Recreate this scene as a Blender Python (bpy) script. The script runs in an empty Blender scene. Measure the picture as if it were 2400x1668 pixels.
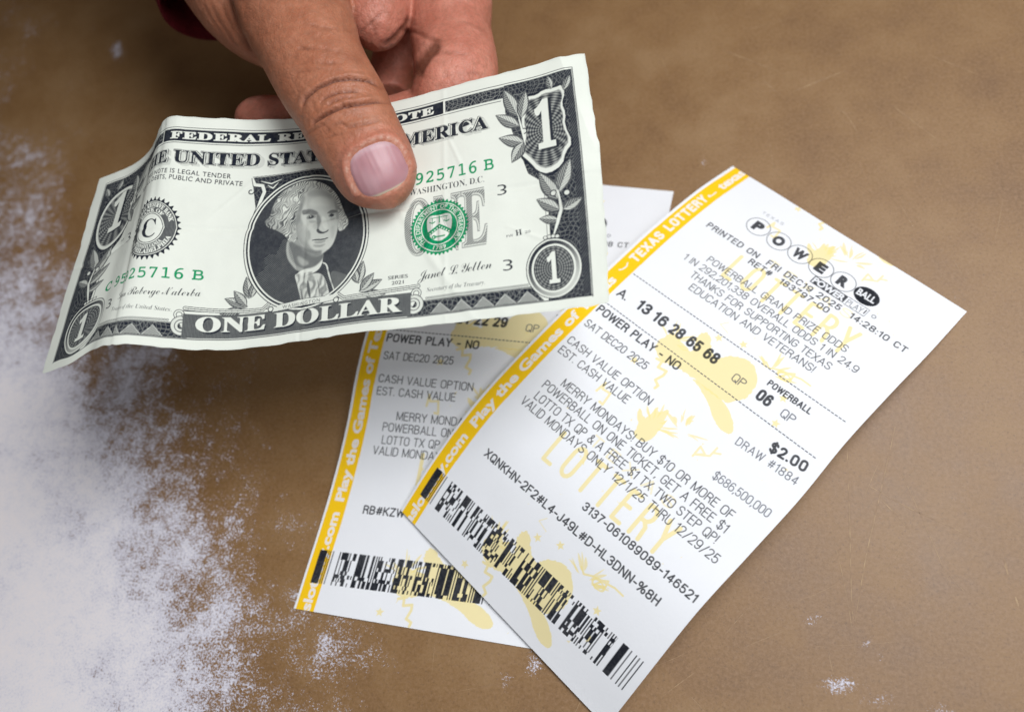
import bpy, math, random
import numpy as np
from mathutils import Vector, Matrix
from mathutils.bvhtree import BVHTree

# ------------------------------------------------------------------ camera, light, exposure
S = bpy.context.scene
COL = S.collection
MM = 0.001
FPX = 1895.9                      # focal length in photo pixels (photo is 2400 x 1668)
CAM_H = 228.128                   # mm above the table
ROT = np.array([[0.9767685046249628, 0.0, 0.21429719637156655],
                [0.08143621921140787, 0.9249801895406347, -0.37118700294854473],
                [-0.19822066131779825, 0.38001532726637677, 0.9034915165453206]])
cam_d = bpy.data.cameras.new('camera'); cam = bpy.data.objects.new('camera', cam_d); COL.objects.link(cam)
cam_d.sensor_width = 36.0; cam_d.lens = FPX / 2400 * 36
cam_d.clip_start = 0.005; cam_d.clip_end = 50
m4 = Matrix(ROT.tolist()).to_4x4(); m4.translation = (0, 0, CAM_H * MM); cam.matrix_world = m4
cam_d.dof.use_dof = True; cam_d.dof.focus_distance = 0.212; cam_d.dof.aperture_fstop = 8.5
S.camera = cam

world = bpy.data.worlds.new('World'); S.world = world; world.use_nodes = True
wbg = world.node_tree.nodes['Background']
wbg.inputs[0].default_value = (1.0, 0.95, 0.90, 1); wbg.inputs[1].default_value = 0.03

def area(name, loc, target, size, power, color):
    d = bpy.data.lights.new(name, 'AREA'); d.shape = 'RECTANGLE'; d.size, d.size_y = size
    d.energy = power; d.color = color
    o = bpy.data.objects.new(name, d); COL.objects.link(o); o.location = loc
    o.rotation_euler = (Vector(target) - Vector(loc)).to_track_quat('-Z', 'Y').to_euler()
    return o
area('ceiling_light', (0.18, 0.15, 0.46), (-0.04, 0.09, 0.0), (0.28, 0.26), 2.45, (0.97, 0.98, 1.0))
area('sheen_light', (0.45, 0.62, 0.90), (0.02, 0.10, 0.0), (0.65, 0.65), 2.2, (1.0, 0.99, 0.97))  # added source that puts a sheen on the right of the table
area('fill_light', (-0.09, -0.26, 0.38), (-0.08, 0.06, 0.0), (0.28, 0.25), 0.62, (0.93, 0.96, 1.0))  # added weak fill from the near side

S.view_settings.view_transform = 'Standard'; S.view_settings.look = 'None'
S.view_settings.exposure = 0.0; S.view_settings.gamma = 1.0; S.view_settings.use_curve_mapping = False
S.render.engine = 'CYCLES'
S.cycles.max_bounces = 6; S.cycles.use_denoising = True

# ------------------------------------------------------------------ helpers
rng = np.random.default_rng(7)

def ray_pt(px, py, z):
    """point at height z (mm) seen at photo pixel px,py"""
    d = ROT @ np.array([(px - 1200) / FPX, -(py - 834) / FPX, -1.0])
    return np.array([0, 0, CAM_H]) + d * ((CAM_H - z) / -d[2])
def project(P):
    q = (np.asarray(P) - np.array([0, 0, CAM_H])) @ ROT
    return np.stack([1200 + FPX * q[..., 0] / -q[..., 2], 834 - FPX * q[..., 1] / -q[..., 2]], -1)
def depth_of(p):
    return -((p - np.array([0, 0, CAM_H])) @ ROT)[2]
CAMP = np.array([0, 0, CAM_H])

def new_obj(name, me, parent=None, mats=()):
    o = bpy.data.objects.new(name, me); COL.objects.link(o)
    for m in mats: me.materials.append(m)
    if parent: o.parent = parent
    return o
def tag(o, label=None, cat=None, group=None, kind=None):
    if label: o['label'] = label
    if cat: o['category'] = cat
    if group: o['group'] = group
    if kind: o['kind'] = kind
    return o
def empty(name, loc=(0, 0, 0)):
    o = bpy.data.objects.new(name, None); COL.objects.link(o); o.location = loc
    o.empty_display_size = 0.01
    return o
def mesh_np(name, V, F, colors=None, smooth=True, mat_idx=None):
    """quads/tris from numpy arrays, V in mm"""
    me = bpy.data.meshes.new(name); k = F.shape[1]
    me.vertices.add(len(V)); me.vertices.foreach_set('co', (V * MM).astype(np.float32).ravel())
    me.loops.add(F.size); me.loops.foreach_set('vertex_index', F.astype(np.int32).ravel())
    me.polygons.add(len(F)); me.polygons.foreach_set('loop_start', (np.arange(len(F)) * k).astype(np.int32))
    me.polygons.foreach_set('use_smooth', np.full(len(F), smooth, bool))
    if mat_idx is not None: me.polygons.foreach_set('material_index', mat_idx.astype(np.int32))
    me.update(calc_edges=True)
    if colors is not None:
        a = me.attributes.new('print', 'FLOAT_COLOR', 'POINT')
        c = np.ones((len(V), 4), np.float32); c[:, :3] = colors; a.data.foreach_set('color', c.ravel())
    return me
def vnoise(x, y, seed, scale):
    """smooth value noise, -1..1"""
    r = np.random.default_rng(seed).uniform(-1, 1, (64, 64))
    x = np.asarray(x) / scale; y = np.asarray(y) / scale
    xi = np.floor(x).astype(int); yi = np.floor(y).astype(int); fx = x - xi; fy = y - yi
    fx = fx * fx * (3 - 2 * fx); fy = fy * fy * (3 - 2 * fy)
    g = lambda a, b: r[a % 64, b % 64]
    return (g(xi, yi) * (1 - fx) + g(xi + 1, yi) * fx) * (1 - fy) + (g(xi, yi + 1) * (1 - fx) + g(xi + 1, yi + 1) * fx) * fy
def spl(us, P, u):
    us = np.asarray(us, float); P = np.asarray(P, float); n = len(us); m = np.zeros_like(P)
    h = np.diff(us); d = (P[1:] - P[:-1]) / h[:, None]
    m[1:-1] = (d[:-1] * h[1:, None] + d[1:] * h[:-1, None]) / (us[2:] - us[:-2])[:, None]; m[0] = d[0]; m[-1] = d[-1]
    i = np.clip(np.searchsorted(us, u, side='right') - 1, 0, n - 2); hh = h[i]; t = ((u - us[i]) / hh)[:, None]; hh = hh[:, None]
    return (2*t**3 - 3*t**2 + 1) * P[i] + (t**3 - 2*t**2 + t) * hh * m[i] + (-2*t**3 + 3*t**2) * P[i+1] + (t**3 - t**2) * hh * m[i+1]

class NT:
    """tiny node-tree builder"""
    def __init__(s, name):
        s.m = bpy.data.materials.new(name); s.m.use_nodes = True; s.t = s.m.node_tree; s.b = s.t.nodes['Principled BSDF']
    def n(s, typ, **kw):
        x = s.t.nodes.new(typ)
        for k, v in kw.items():
            if k.startswith('i_'):
                key = k[2:]; x.inputs[int(key) if key.isdigit() else key.replace('_', ' ')].default_value = v
            else: setattr(x, k, v)
        return x
    def l(s, a, b): s.t.links.new(a, b)
    def mix(s, fac, a, b, blend='MIX'):
        x = s.t.nodes.new('ShaderNodeMix'); x.data_type = 'RGBA'; x.blend_type = blend
        for v, i in ((fac, 0), (a, 6), (b, 7)):
            if hasattr(v, 'links') or isinstance(v, bpy.types.NodeSocket): s.l(v, x.inputs[i])
            else: x.inputs[i].default_value = v
        return x.outputs[2]
    def math(s, op, a, b=None, clamp=False):
        x = s.t.nodes.new('ShaderNodeMath'); x.operation = op; x.use_clamp = clamp
        for v, i in ((a, 0), (b, 1)):
            if v is None: continue
            if isinstance(v, bpy.types.NodeSocket): s.l(v, x.inputs[i])
            else: x.inputs[i].default_value = v
        return x.outputs[0]
    def noise(s, scale, detail=2.0, rough=0.5, vec=None):
        x = s.n('ShaderNodeTexNoise'); x.inputs['Scale'].default_value = scale; x.inputs['Detail'].default_value = detail
        x.inputs['Roughness'].default_value = rough
        if vec is not None: s.l(vec, x.inputs['Vector'])
        return x.outputs['Fac']
    def ramp(s, fac, stops):
        x = s.n('ShaderNodeValToRGB'); e = x.color_ramp.elements
        while len(e) < len(stops): e.new(0.5)
        for k, (p, c) in zip(e, stops): k.position = p; k.color = c if len(c) == 4 else (*c, 1)
        s.l(fac, x.inputs[0]); return x.outputs[0]
    def bump(s, height, strength, dist):
        x = s.n('ShaderNodeBump'); x.inputs['Strength'].default_value = strength; x.inputs['Distance'].default_value = dist
        s.l(height, x.inputs['Height']); s.l(x.outputs[0], s.b.inputs['Normal']); return x

def paper_material(name, rough, fibre):
    k = NT(name)
    at = k.n('ShaderNodeAttribute', attribute_name='print'); co = k.n('ShaderNodeTexCoord').outputs['Object']
    f1 = k.noise(2600, 3, 0.6, co); f2 = k.noise(120, 4, 0.6, co)
    v = k.math('ADD', k.math('MULTIPLY', k.math('SUBTRACT', f1, 0.5), fibre), k.math('MULTIPLY', k.math('SUBTRACT', f2, 0.5), fibre * 1.1))
    v = k.math('ADD', v, 1.0)
    c = k.mix(1.0, at.outputs['Color'], (1, 1, 1, 1), 'MULTIPLY')
    x = k.n('ShaderNodeVectorMath', operation='SCALE'); k.l(c, x.inputs[0]); k.l(v, x.inputs['Scale'])
    k.l(x.outputs[0], k.b.inputs['Base Color']); k.b.inputs['Roughness'].default_value = rough + .2
    k.b.inputs['Specular IOR Level'].default_value = 0.06
    k.bump(k.noise(900, 4, 0.6, co), 0.10, 0.0004)
    return k.m

# ------------------------------------------------------------------ lettering
def mathify(s, style):
    out = ''
    for ch in s:
        o = ord(ch)
        if style == 'serif':
            if 'A' <= ch <= 'Z': ch = chr(0x1D400 + o - 65)
            elif 'a' <= ch <= 'z': ch = chr(0x1D41A + o - 97)
            elif '0' <= ch <= '9': ch = chr(0x1D7CE + o - 48)
        elif style == 'script':
            if 'A' <= ch <= 'Z': ch = chr(0x1D4D0 + o - 65)
            elif 'a' <= ch <= 'z': ch = chr(0x1D4EA + o - 97)
        elif style == 'italic':
            if 'A' <= ch <= 'Z': ch = chr(0x1D468 + o - 65)
            elif 'a' <= ch <= 'z': ch = chr(0x1D482 + o - 97)
        elif style == 'mono':
            if 'A' <= ch <= 'Z': ch = chr(0x1D670 + o - 65)
            elif '0' <= ch <= '9': ch = chr(0x1D7F6 + o - 48)
        out += ch
    return out
_gl = {}
def glyphs(text, style='sans', weight=0.0, spacing=1.0):
    """filled letter triangles, cap height 1, starting at x=0 -> (verts, tris, width)"""
    key = (text, style, weight, spacing)
    if key in _gl: return _gl[key]
    c = bpy.data.curves.new('lettering', 'FONT'); c.body = mathify(text, style); c.offset = weight; c.space_character = spacing
    c.resolution_u = 4
    o = bpy.data.objects.new('lettering', c); COL.objects.link(o)
    me = o.evaluated_get(bpy.context.evaluated_depsgraph_get()).to_mesh()
    me.calc_loop_triangles()
    v = np.array([q.co[:2] for q in me.vertices]); t = np.array([q.vertices[:] for q in me.loop_triangles])
    bpy.data.objects.remove(o); bpy.data.curves.remove(c)
    cap = {'sans': 0.694, 'mono': 0.66}.get(style, 0.70)
    x0 = v[:, 0].min(); w = v[:, 0].max() - x0
    v = (v - [x0, 0]) / cap
    _gl[key] = (v, t, w / cap)
    return _gl[key]


def _arc(cx, cy, rx, ry, a0, a1, n=7):
    return [(cx + rx * math.cos(math.radians(a0 + (a1 - a0) * i / n)), cy + ry * math.sin(math.radians(a0 + (a1 - a0) * i / n))) for i in range(n + 1)]
def _ring(x0, x1, y0, y1, r):
    rx = (x1 - x0) / 2; cx = (x0 + x1) / 2
    return _arc(cx, y1 - r, rx, r, 0, 180) + _arc(cx, y0 + r, rx, r, 180, 360) + [(x1, y1 - r)]
def stroke_font():
    F = {}; w = .46; R = .25
    F['A'] = (.52, [[(0, 0), (.26, 1), (.52, 0)], [(.09, .32), (.43, .32)]])
    F['B'] = (w, [[(0, 0), (0, 1), (.2, 1)] + _arc(.2, .765, .23, .235, 90, -90) + [(0, .53)], [(.2, .53)] + _arc(.2, .265, .26, .265, 90, -90) + [(0, 0)]])
    F['C'] = (w, [_arc(.23, 1 - R, .23, R, 10, 180) + _arc(.23, R, .23, R, 180, 350)])
    F['D'] = (w, [[(0, 0), (0, 1), (.18, 1)] + _arc(.18, .70, .28, .30, 90, 0) + _arc(.18, .30, .28, .30, 0, -90) + [(0, 0)]])
    F['E'] = (.40, [[(.40, 1), (0, 1), (0, 0), (.40, 0)], [(0, .53), (.35, .53)]])
    F['F'] = (.38, [[(.38, 1), (0, 1), (0, 0)], [(0, .52), (.34, .52)]])
    F['G'] = (w, [_arc(.23, 1 - R, .23, R, 10, 180) + _arc(.23, R, .23, R, 180, 360) + [(.46, .47), (.25, .47)]])
    F['H'] = (w, [[(0, 0), (0, 1)], [(w, 0), (w, 1)], [(0, .53), (w, .53)]])
    F['I'] = (.02, [[(.01, 0), (.01, 1)]])
    F['J'] = (.34, [[(.34, 1), (.34, .22)] + _arc(.17, .2, .17, .2, 0, -180) + [(0, .28)]])
    F['K'] = (.46, [[(0, 0), (0, 1)], [(.45, 1), (0, .40)], [(.15, .60), (.47, 0)]])
    F['L'] = (.38, [[(0, 1), (0, 0), (.38, 0)]])
    F['M'] = (.58, [[(0, 0), (0, 1), (.29, .05), (.58, 1), (.58, 0)]])
    F['N'] = (.47, [[(0, 0), (0, 1), (.47, 0), (.47, 1)]])
    F['O'] = (.48, [_ring(0, .48, 0, 1, R)])
    F['P'] = (.44, [[(0, 0), (0, 1), (.2, 1)] + _arc(.2, .75, .24, .25, 90, -90) + [(0, .5)]])
    F['Q'] = (.48, [_ring(0, .48, 0, 1, R), [(.28, .22), (.5, -.06)]])
    F['R'] = (.45, [[(0, 0), (0, 1), (.2, 1)] + _arc(.2, .76, .24, .24, 90, -90) + [(0, .52)], [(.22, .52), (.40, .38), (.45, 0)]])
    F['S'] = (w, [_arc(.23, .76, .22, .24, 15, 180, 9) + [(.03, .66), (.12, .56), (.34, .46), (.44, .35)] + _arc(.23, .25, .23, .25, 10, -165, 9)])
    F['T'] = (.44, [[(0, 1), (.44, 1)], [(.22, 1), (.22, 0)]])
    F['U'] = (.46, [[(0, 1)] + _arc(.23, R, .23, R, 180, 360) + [(.46, 1)]])
    F['V'] = (.48, [[(0, 1), (.24, 0), (.48, 1)]])
    F['W'] = (.72, [[(0, 1), (.17, 0), (.36, .95), (.55, 0), (.72, 1)]])
    F['X'] = (.48, [[(0, 0), (.48, 1)], [(0, 1), (.48, 0)]])
    F['Y'] = (.48, [[(0, 1), (.24, .45), (.48, 1)], [(.24, .45), (.24, 0)]])
    F['Z'] = (.44, [[(0, 1), (.44, 1), (0, 0), (.44, 0)]])
    F['0'] = (.44, [_ring(0, .44, 0, 1, R)])
    F['1'] = (.20, [[(0, .80), (.1, .86), (.18, 1), (.18, 0)]])
    F['2'] = (.42, [_arc(.21, .77, .21, .23, 170, -20, 9) + [(.30, .42), (.02, .06), (0, 0), (.43, 0)]])
    F['3'] = (.42, [_arc(.2, .77, .2, .23, 165, -80, 9) + [(.16, .53)], [(.2, .53)] + _arc(.2, .27, .22, .27, 80, -165, 9)])
    F['4'] = (.44, [[(.33, 0), (.33, 1), (0, .28), (.45, .28)]])
    F['5'] = (.42, [[(.38, 1), (.06, 1), (.02, .5)] + _arc(.2, .32, .22, .32, 140, -160, 9)])
    F['6'] = (.44, [_ring(0, .44, 0, .62, .24), [(.40, .86), (.33, .98), (.22, 1), (.1, .94), (.02, .76), (0, .30)]])
    F['7'] = (.42, [[(0, 1), (.42, 1), (.22, .5), (.14, 0)]])
    F['8'] = (.44, [_ring(.02, .42, .53, 1, .21), _ring(0, .44, 0, .53, .23)])
    F['9'] = (.44, [_ring(0, .44, .38, 1, .24), [(.04, .14), (.11, .02), (.22, 0), (.34, .06), (.42, .24), (.44, .70)]])
    F['-'] = (.24, [[(0, .42), (.24, .42)]]); F['.'] = (.02, [[(0, .03), (.02, .03)]]); F[','] = (.05, [[(.05, .04), (0, -.14)]])
    F[':'] = (.02, [[(0, .06), (.02, .06)], [(0, .6), (.02, .6)]]); F['/'] = (.36, [[(0, -.05), (.36, 1.02)]])
    F['#'] = (.5, [[(.1, .05), (.2, .95)], [(.32, .05), (.42, .95)], [(0, .34), (.48, .34)], [(.03, .66), (.5, .66)]])
    F['$'] = (w, F['S'][1] + [[(.23, 1.12), (.23, -.12)]]); F['!'] = (.02, [[(0, .28), (.01, 1)], [(0, .03), (.02, .03)]])
    F['&'] = (.52, [[(.52, 0), (.12, .70), (.12, .88), (.22, 1), (.32, .88), (.30, .72), (.04, .38), (0, .2), (.1, .03), (.24, 0), (.38, .12), (.48, .40)]])
    F['%'] = (.7, [_ring(0, .26, .52, 1, .2), _ring(.44, .7, 0, .48, .2), [(.12, -.02), (.58, 1.02)]]); F[' '] = (.20, [])
    return F
SF = stroke_font()

class Canvas:
    """print layer in millimetres: x right, y down"""
    def __init__(s, W, H, ppm, paper):
        s.W, s.H, s.k = W, H, ppm; s.nx, s.ny = int(round(W * ppm)) + 1, int(round(H * ppm)) + 1
        s.c = np.empty((s.ny, s.nx, 3), np.float32); s.c[:] = paper
        s.Y, s.X = np.mgrid[0:s.ny, 0:s.nx].astype(np.float32) / ppm
    def line(s, txt, p0, p1, cap, sw, col=None, a=.95, gap=.17, fade=0.0):
        """condensed strokes of width sw (mm), fitted between p0 and p1 along the baseline"""
        x, its = 0.0, []
        for ch in txt:
            w, pl = SF[ch]; its.append((x, pl)); x += w + gap
        x -= gap; p0 = np.array(p0, float); p1 = np.array(p1, float); L = np.linalg.norm(p1 - p0); ex = (p1 - p0) / L; ey = np.array([ex[1], -ex[0]]); kx = (L - sw) / x; hc = cap - sw
        for ox_, pl in its:
            segs = [np.array([p0 + ex * (sw / 2 + (ox_ + u) * kx) + ey * (sw / 2 + v * hc) for u, v in q]) for q in pl]
            if not segs: continue
            al = np.concatenate(segs); y0, y1, x0, x1 = s.box(al[:, 0].min() - sw, al[:, 1].min() - sw, al[:, 0].max() + sw, al[:, 1].max() + sw)
            sl = (slice(y0, y1), slice(x0, x1)); X = s.X[sl]; Y = s.Y[sl]; D = np.full(X.shape, 1e9, np.float32)
            for q in segs:
                for a_, b in zip(q[:-1], q[1:]):
                    d = b - a_; L2 = max(d @ d, 1e-9); t = np.clip(((X - a_[0]) * d[0] + (Y - a_[1]) * d[1]) / L2, 0, 1)
                    np.minimum(D, (X - a_[0] - t * d[0]) ** 2 + (Y - a_[1] - t * d[1]) ** 2, out=D)
            s.put(sl, np.clip((sw / 2 - np.sqrt(D)) * s.k + .5, 0, 1), THERM if col is None else col, a)
    def box(s, x0, y0, x1, y1, pad=1):
        k = s.k
        return (max(0, int(y0 * k) - pad), min(s.ny, int(y1 * k) + 2 + pad), max(0, int(x0 * k) - pad), min(s.nx, int(x1 * k) + 2 + pad))
    def put(s, sl, mask, col, a=1.0):
        r = s.c[sl]; m = (mask * a)[..., None] if mask.dtype != bool else mask[..., None] * a
        r[...] = r * (1 - m) + np.asarray(col, np.float32) * m
    def tri_mask(s, V, T):
        y0, y1, x0, x1 = s.box(V[:, 0].min(), V[:, 1].min(), V[:, 0].max(), V[:, 1].max())
        if y1 <= y0 or x1 <= x0: return None, None
        M = np.zeros((y1 - y0, x1 - x0), bool); P = V * s.k - [x0, y0]
        for t in T:
            a, b, c = P[t[0]], P[t[1]], P[t[2]]
            ax = max(0, math.ceil(min(a[0], b[0], c[0]))); bx = min(M.shape[1] - 1, math.floor(max(a[0], b[0], c[0])))
            ay = max(0, math.ceil(min(a[1], b[1], c[1]))); by = min(M.shape[0] - 1, math.floor(max(a[1], b[1], c[1])))
            if bx < ax or by < ay: continue
            gx = np.arange(ax, bx + 1)[None, :]; gy = np.arange(ay, by + 1)[:, None]
            d = (b[0]-a[0])*(c[1]-a[1]) - (b[1]-a[1])*(c[0]-a[0])
            if d == 0: continue
            w0 = ((b[0]-gx)*(c[1]-gy) - (b[1]-gy)*(c[0]-gx)) / d
            w1 = ((c[0]-gx)*(a[1]-gy) - (c[1]-gy)*(a[0]-gx)) / d
            M[ay:by+1, ax:bx+1] |= (w0 >= -1e-6) & (w1 >= -1e-6) & (w0 + w1 <= 1 + 1e-6)
        return (slice(y0, y1), slice(x0, x1)), M
    def text(s, txt, p0, p1, cap, col, style='sans', weight=0.0, a=1.0, arc=None, spacing=1.0, slant=0.0, shadow=None):
        """baseline from p0 to p1 (the text is fitted between them)"""
        v, t, w = glyphs(txt, style, weight, spacing); p0 = np.array(p0, float); p1 = np.array(p1, float)
        if arc is None:
            L = np.linalg.norm(p1 - p0); ex = (p1 - p0) / L; ey = np.array([ex[1], -ex[0]])
            V = p0 + np.outer(v[:, 0] / w * L, ex) + np.outer(v[:, 1] * cap, ey) + np.outer(v[:, 1] * cap * slant, ex)
        else:                                # arc = (cx, cy, r, start, end) degrees, measured clockwise from straight up
            cx, cy, r, a0, a1 = arc; th = np.radians(a0 + (a1 - a0) * v[:, 0] / w)
            sg = 1 if a1 > a0 else -1
            rr = r + sg * v[:, 1] * cap
            V = np.stack([cx + rr * np.sin(th), cy - rr * np.cos(th)], 1)
        if shadow:
            sl, M = s.tri_mask(V + shadow[0], t)
            if M is not None: s.put(sl, M, shadow[1])
        sl, M = s.tri_mask(V, t)
        if M is not None: s.put(sl, M, col, a)
        return sl, M
    def poly_mask(s, P):
        P = np.asarray(P, float); y0, y1, x0, x1 = s.box(P[:, 0].min(), P[:, 1].min(), P[:, 0].max(), P[:, 1].max())
        sl = (slice(y0, y1), slice(x0, x1)); X = s.X[sl]; Y = s.Y[sl]; M = np.zeros(X.shape, bool)
        for (ax, ay), (bx, by) in zip(P, np.roll(P, -1, 0)):
            if ay == by: continue
            M ^= ((ay > Y) != (by > Y)) & (X < (bx - ax) * (Y - ay) / (by - ay) + ax)
        return sl, M
    def poly(s, P, col, a=1.0): sl, M = s.poly_mask(P); s.put(sl, M, col, a)
    def rect(s, x0, y0, x1, y1, col, a=1.0): s.poly([(x0, y0), (x1, y0), (x1, y1), (x0, y1)], col, a)
    def stroke(s, P, w, col, a=1.0, taper=False):
        P = np.asarray(P, float); q = w
        y0, y1, x0, x1 = s.box(P[:, 0].min() - q, P[:, 1].min() - q, P[:, 0].max() + q, P[:, 1].max() + q)
        sl = (slice(y0, y1), slice(x0, x1)); X = s.X[sl]; Y = s.Y[sl]; M = np.zeros(X.shape, bool); n = len(P) - 1
        for i in range(n):
            a_, b = P[i], P[i + 1]; d = b - a_; L2 = max(d @ d, 1e-9)
            tt = np.clip(((X - a_[0]) * d[0] + (Y - a_[1]) * d[1]) / L2, 0, 1)
            ww = w * (1 - abs((i + tt) / n * 2 - 1) ** 2 * 0.8) if taper else w
            M |= (X - a_[0] - tt * d[0]) ** 2 + (Y - a_[1] - tt * d[1]) ** 2 < (ww / 2) ** 2
        s.put(sl, M, col, a)
    def ellipse(s, cx, cy, rx, ry, col, a=1.0, inner=None, wob=None):
        y0, y1, x0, x1 = s.box(cx - rx - 1, cy - ry - 1, cx + rx + 1, cy + ry + 1); sl = (slice(y0, y1), slice(x0, x1))
        X = (s.X[sl] - cx) / rx; Y = (s.Y[sl] - cy) / ry; d = np.hypot(X, Y)
        lim = 1.0
        if wob: lim = 1 + wob[1] * np.abs(np.cos(np.arctan2(Y, X) * wob[0] / 2)) - wob[1]
        M = d < lim
        if inner is not None: M &= d > inner
        s.put(sl, M, col, a)
    def down(s, f):
        n_y, n_x = (s.ny - 1) // f, (s.nx - 1) // f
        p = np.pad(s.c, ((f // 2, f), (f // 2, f), (0, 0)), 'edge')
        return p[:(n_y + 1) * f, :(n_x + 1) * f].reshape(n_y + 1, f, n_x + 1, f, 3).mean((1, 3))
def blur(a, n):
    for ax in (0, 1):
        for _ in range(2):
            p = np.pad(a, [(n, n) if i == ax else (0, 0) for i in range(a.ndim)], 'edge'); c = np.cumsum(p, ax)
            c = np.concatenate([np.zeros_like(np.take(c, [0], ax)), c], ax)
            a = (np.take(c, range(2 * n + 1, c.shape[ax]), ax) - np.take(c, range(0, c.shape[ax] - 2 * n - 1), ax)) / (2 * n + 1)
    return a

def sheet(canvas, f, us, A, B, along_x, W, H, wob, regions, names, root, mats, post=None):
    """lay a print canvas over a ruled surface; faces of each region become a mesh of their own"""
    col = canvas.down(f); ny, nx = col.shape[:2]
    xs = np.linspace(0, W, nx); ys = np.linspace(0, H, ny)
    if along_x: a = spl(us, A, xs); b = spl(us, B, xs); t = ys / H; P = a[None] * (1 - t)[:, None, None] + b[None] * t[:, None, None]
    else: a = spl(us, A, ys); b = spl(us, B, ys); t = xs / W; P = a[:, None] * (1 - t)[None, :, None] + b[:, None] * t[None, :, None]
    XX, YY = np.meshgrid(xs, ys)
    if post: P = post(P, XX, YY)
    P[..., 2] += wob(XX, YY)
    idx = np.arange(nx * ny).reshape(ny, nx)
    Fq = np.stack([idx[1:, :-1], idx[1:, 1:], idx[:-1, 1:], idx[:-1, :-1]], -1).reshape(-1, 4)
    fx = (XX[1:, :-1] + XX[1:, 1:]).ravel() / 2; fy = (YY[1:, :-1] + YY[:-1, :-1]).ravel() / 2
    lab = np.zeros(len(Fq), int)
    for k, fn in enumerate(regions): lab[fn(fx, fy)] = k + 1
    V = P.reshape(-1, 3); C = col.reshape(-1, 3)
    org = np.array(root.location) / MM
    for k, nm in enumerate(names):
        F = Fq[lab == k]; used = np.unique(F); remap = np.zeros(len(V), int); remap[used] = np.arange(len(used))
        me = mesh_np(nm, V[used] - org, remap[F], C[used]); new_obj(nm, me, root, mats)
    return P

# ------------------------------------------------------------------ table top
def table_material():
    k = NT('worn brown laminate'); co = k.n('ShaderNodeTexCoord').outputs['Object']
    big = k.noise(9, 4, 0.6, co); mid = k.noise(45, 5, 0.65, co); fine = k.noise(1000, 5, 0.85, co)
    brown = k.ramp(k.math('ADD', k.math('MULTIPLY', big, 0.45), k.math('MULTIPLY', mid, 0.55)),
                   [(0.28, (0.138, 0.064, 0.020)), (0.50, (0.228, 0.122, 0.042)), (0.74, (0.330, 0.206, 0.096))])
    brown = k.mix(k.math('MULTIPLY', k.math('SUBTRACT', fine, 0.42, True), 2.4), brown, (0.33, 0.20, 0.11, 1))
    dk = k.noise(1300, 4, 0.75, co)
    brown = k.mix(k.math('MULTIPLY', k.math('SUBTRACT', dk, 0.54, True), 3.2, True), brown, (0.07, 0.034, 0.016, 1))
    at = k.n('ShaderNodeAttribute', attribute_name='wear').outputs['Fac']
    w1 = k.noise(46, 7, 0.68, co); w2 = k.noise(300, 6, 0.72, co); w3 = k.noise(1500, 5, 0.80, co)
    cov = k.math('ADD', at, k.math('ADD', k.math('MULTIPLY', k.math('SUBTRACT', w1, 0.5), 1.15), k.math('MULTIPLY', k.math('SUBTRACT', w2, 0.5), 0.75)))
    e = k.math('ADD', cov, k.math('MULTIPLY', k.math('SUBTRACT', w3, 0.5), 1.75))
    mask = k.math('MULTIPLY', k.math('ADD', e, 0.0), 8.0, True)
    thick = k.math('ADD', k.math('MULTIPLY', e, 1.15), 0.12, True)
    wcol = k.ramp(thick, [(0.0, (0.40, 0.38, 0.45)), (0.30, (0.62, 0.61, 0.70)), (0.6, (0.80, 0.77, 0.80)), (1.0, (0.86, 0.80, 0.80))])
    c = k.mix(mask, brown, wcol)
    k.l(c, k.b.inputs['Base Color'])
    k.l(k.math('ADD', k.math('MULTIPLY', mask, 0.25), k.math('ADD', 0.40, k.math('MULTIPLY', mid, 0.2))), k.b.inputs['Roughness'])
    k.b.inputs['Specular IOR Level'].default_value = 0.52
    k.bump(k.math('ADD', k.math('MULTIPLY', fine, 0.25), k.math('MULTIPLY', mask, -0.6)), 0.10, 0.0003)
    return k.m
def scratch_material():
    k = NT('pale scratch'); co = k.n('ShaderNodeTexCoord').outputs['Object']
    k.l(k.ramp(k.noise(300, 3, 0.6, co), [(0.40, (0.25, 0.15, 0.08)), (0.7, (0.48, 0.33, 0.18))]), k.b.inputs['Base Color'])
    k.b.inputs['Roughness'].default_value = 0.6
    return k.m

def wear_value(px, py):
    """how far the brown film is worn through, from where the worn patches lie on this table"""
    # left worn zone: boundary runs from the middle of the left edge to the bottom middle
    bx = np.interp(py, [250, 420, 560, 700, 850, 1000, 1150, 1300, 1450, 1668, 2200], [-150, -20, 70, 170, 300, 370, 430, 480, 560, 620, 760])
    d = (bx - px) / 430.0
    w = np.where(d > 0, np.clip(d, 0, 1.3) * 0.44, np.clip(d, -1.2, 0) * 0.42)
    core = np.exp(-(((px - 60) / 330) ** 2 + ((py - 1330) / 430) ** 2)) * 0.10
    w = w + core
    spots = [(800, 1530, 150, 120, .25), (690, 1420, 120, 90, .18), (1905, 1452, 36, 18, .42), (2025, 1512, 26, 24, .36), (2060, 1540, 14, 30, .30), (1975, 1600, 60, 34, .27), (2070, 1640, 70, 26, .29),
             (1255, 1560, 30, 40, .33), (1190, 1600, 20, 30, .26), (2200, 1665, 60, 30, .24), (272, 120, 24, 40, .30), (660, 1170, 40, 30, .24), (560, 1110, 60, 60, .16), (1650, 385, 14, 20, .22), (2240, 700, 20, 20, .18)]
    s = np.full_like(w, -0.48)
    for x, y, a, b, v in spots: s = np.maximum(s, -0.48 + (v + 0.22) * np.exp(-((px - x) / a) ** 2 - ((py - y) / b) ** 2))
    return np.maximum(np.clip(w, -0.48, 0.5), s)
gx = np.arange(-330, 331, 1.5); gy = np.arange(-160, 312, 1.5); GX, GY = np.meshgrid(gx, gy)
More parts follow.
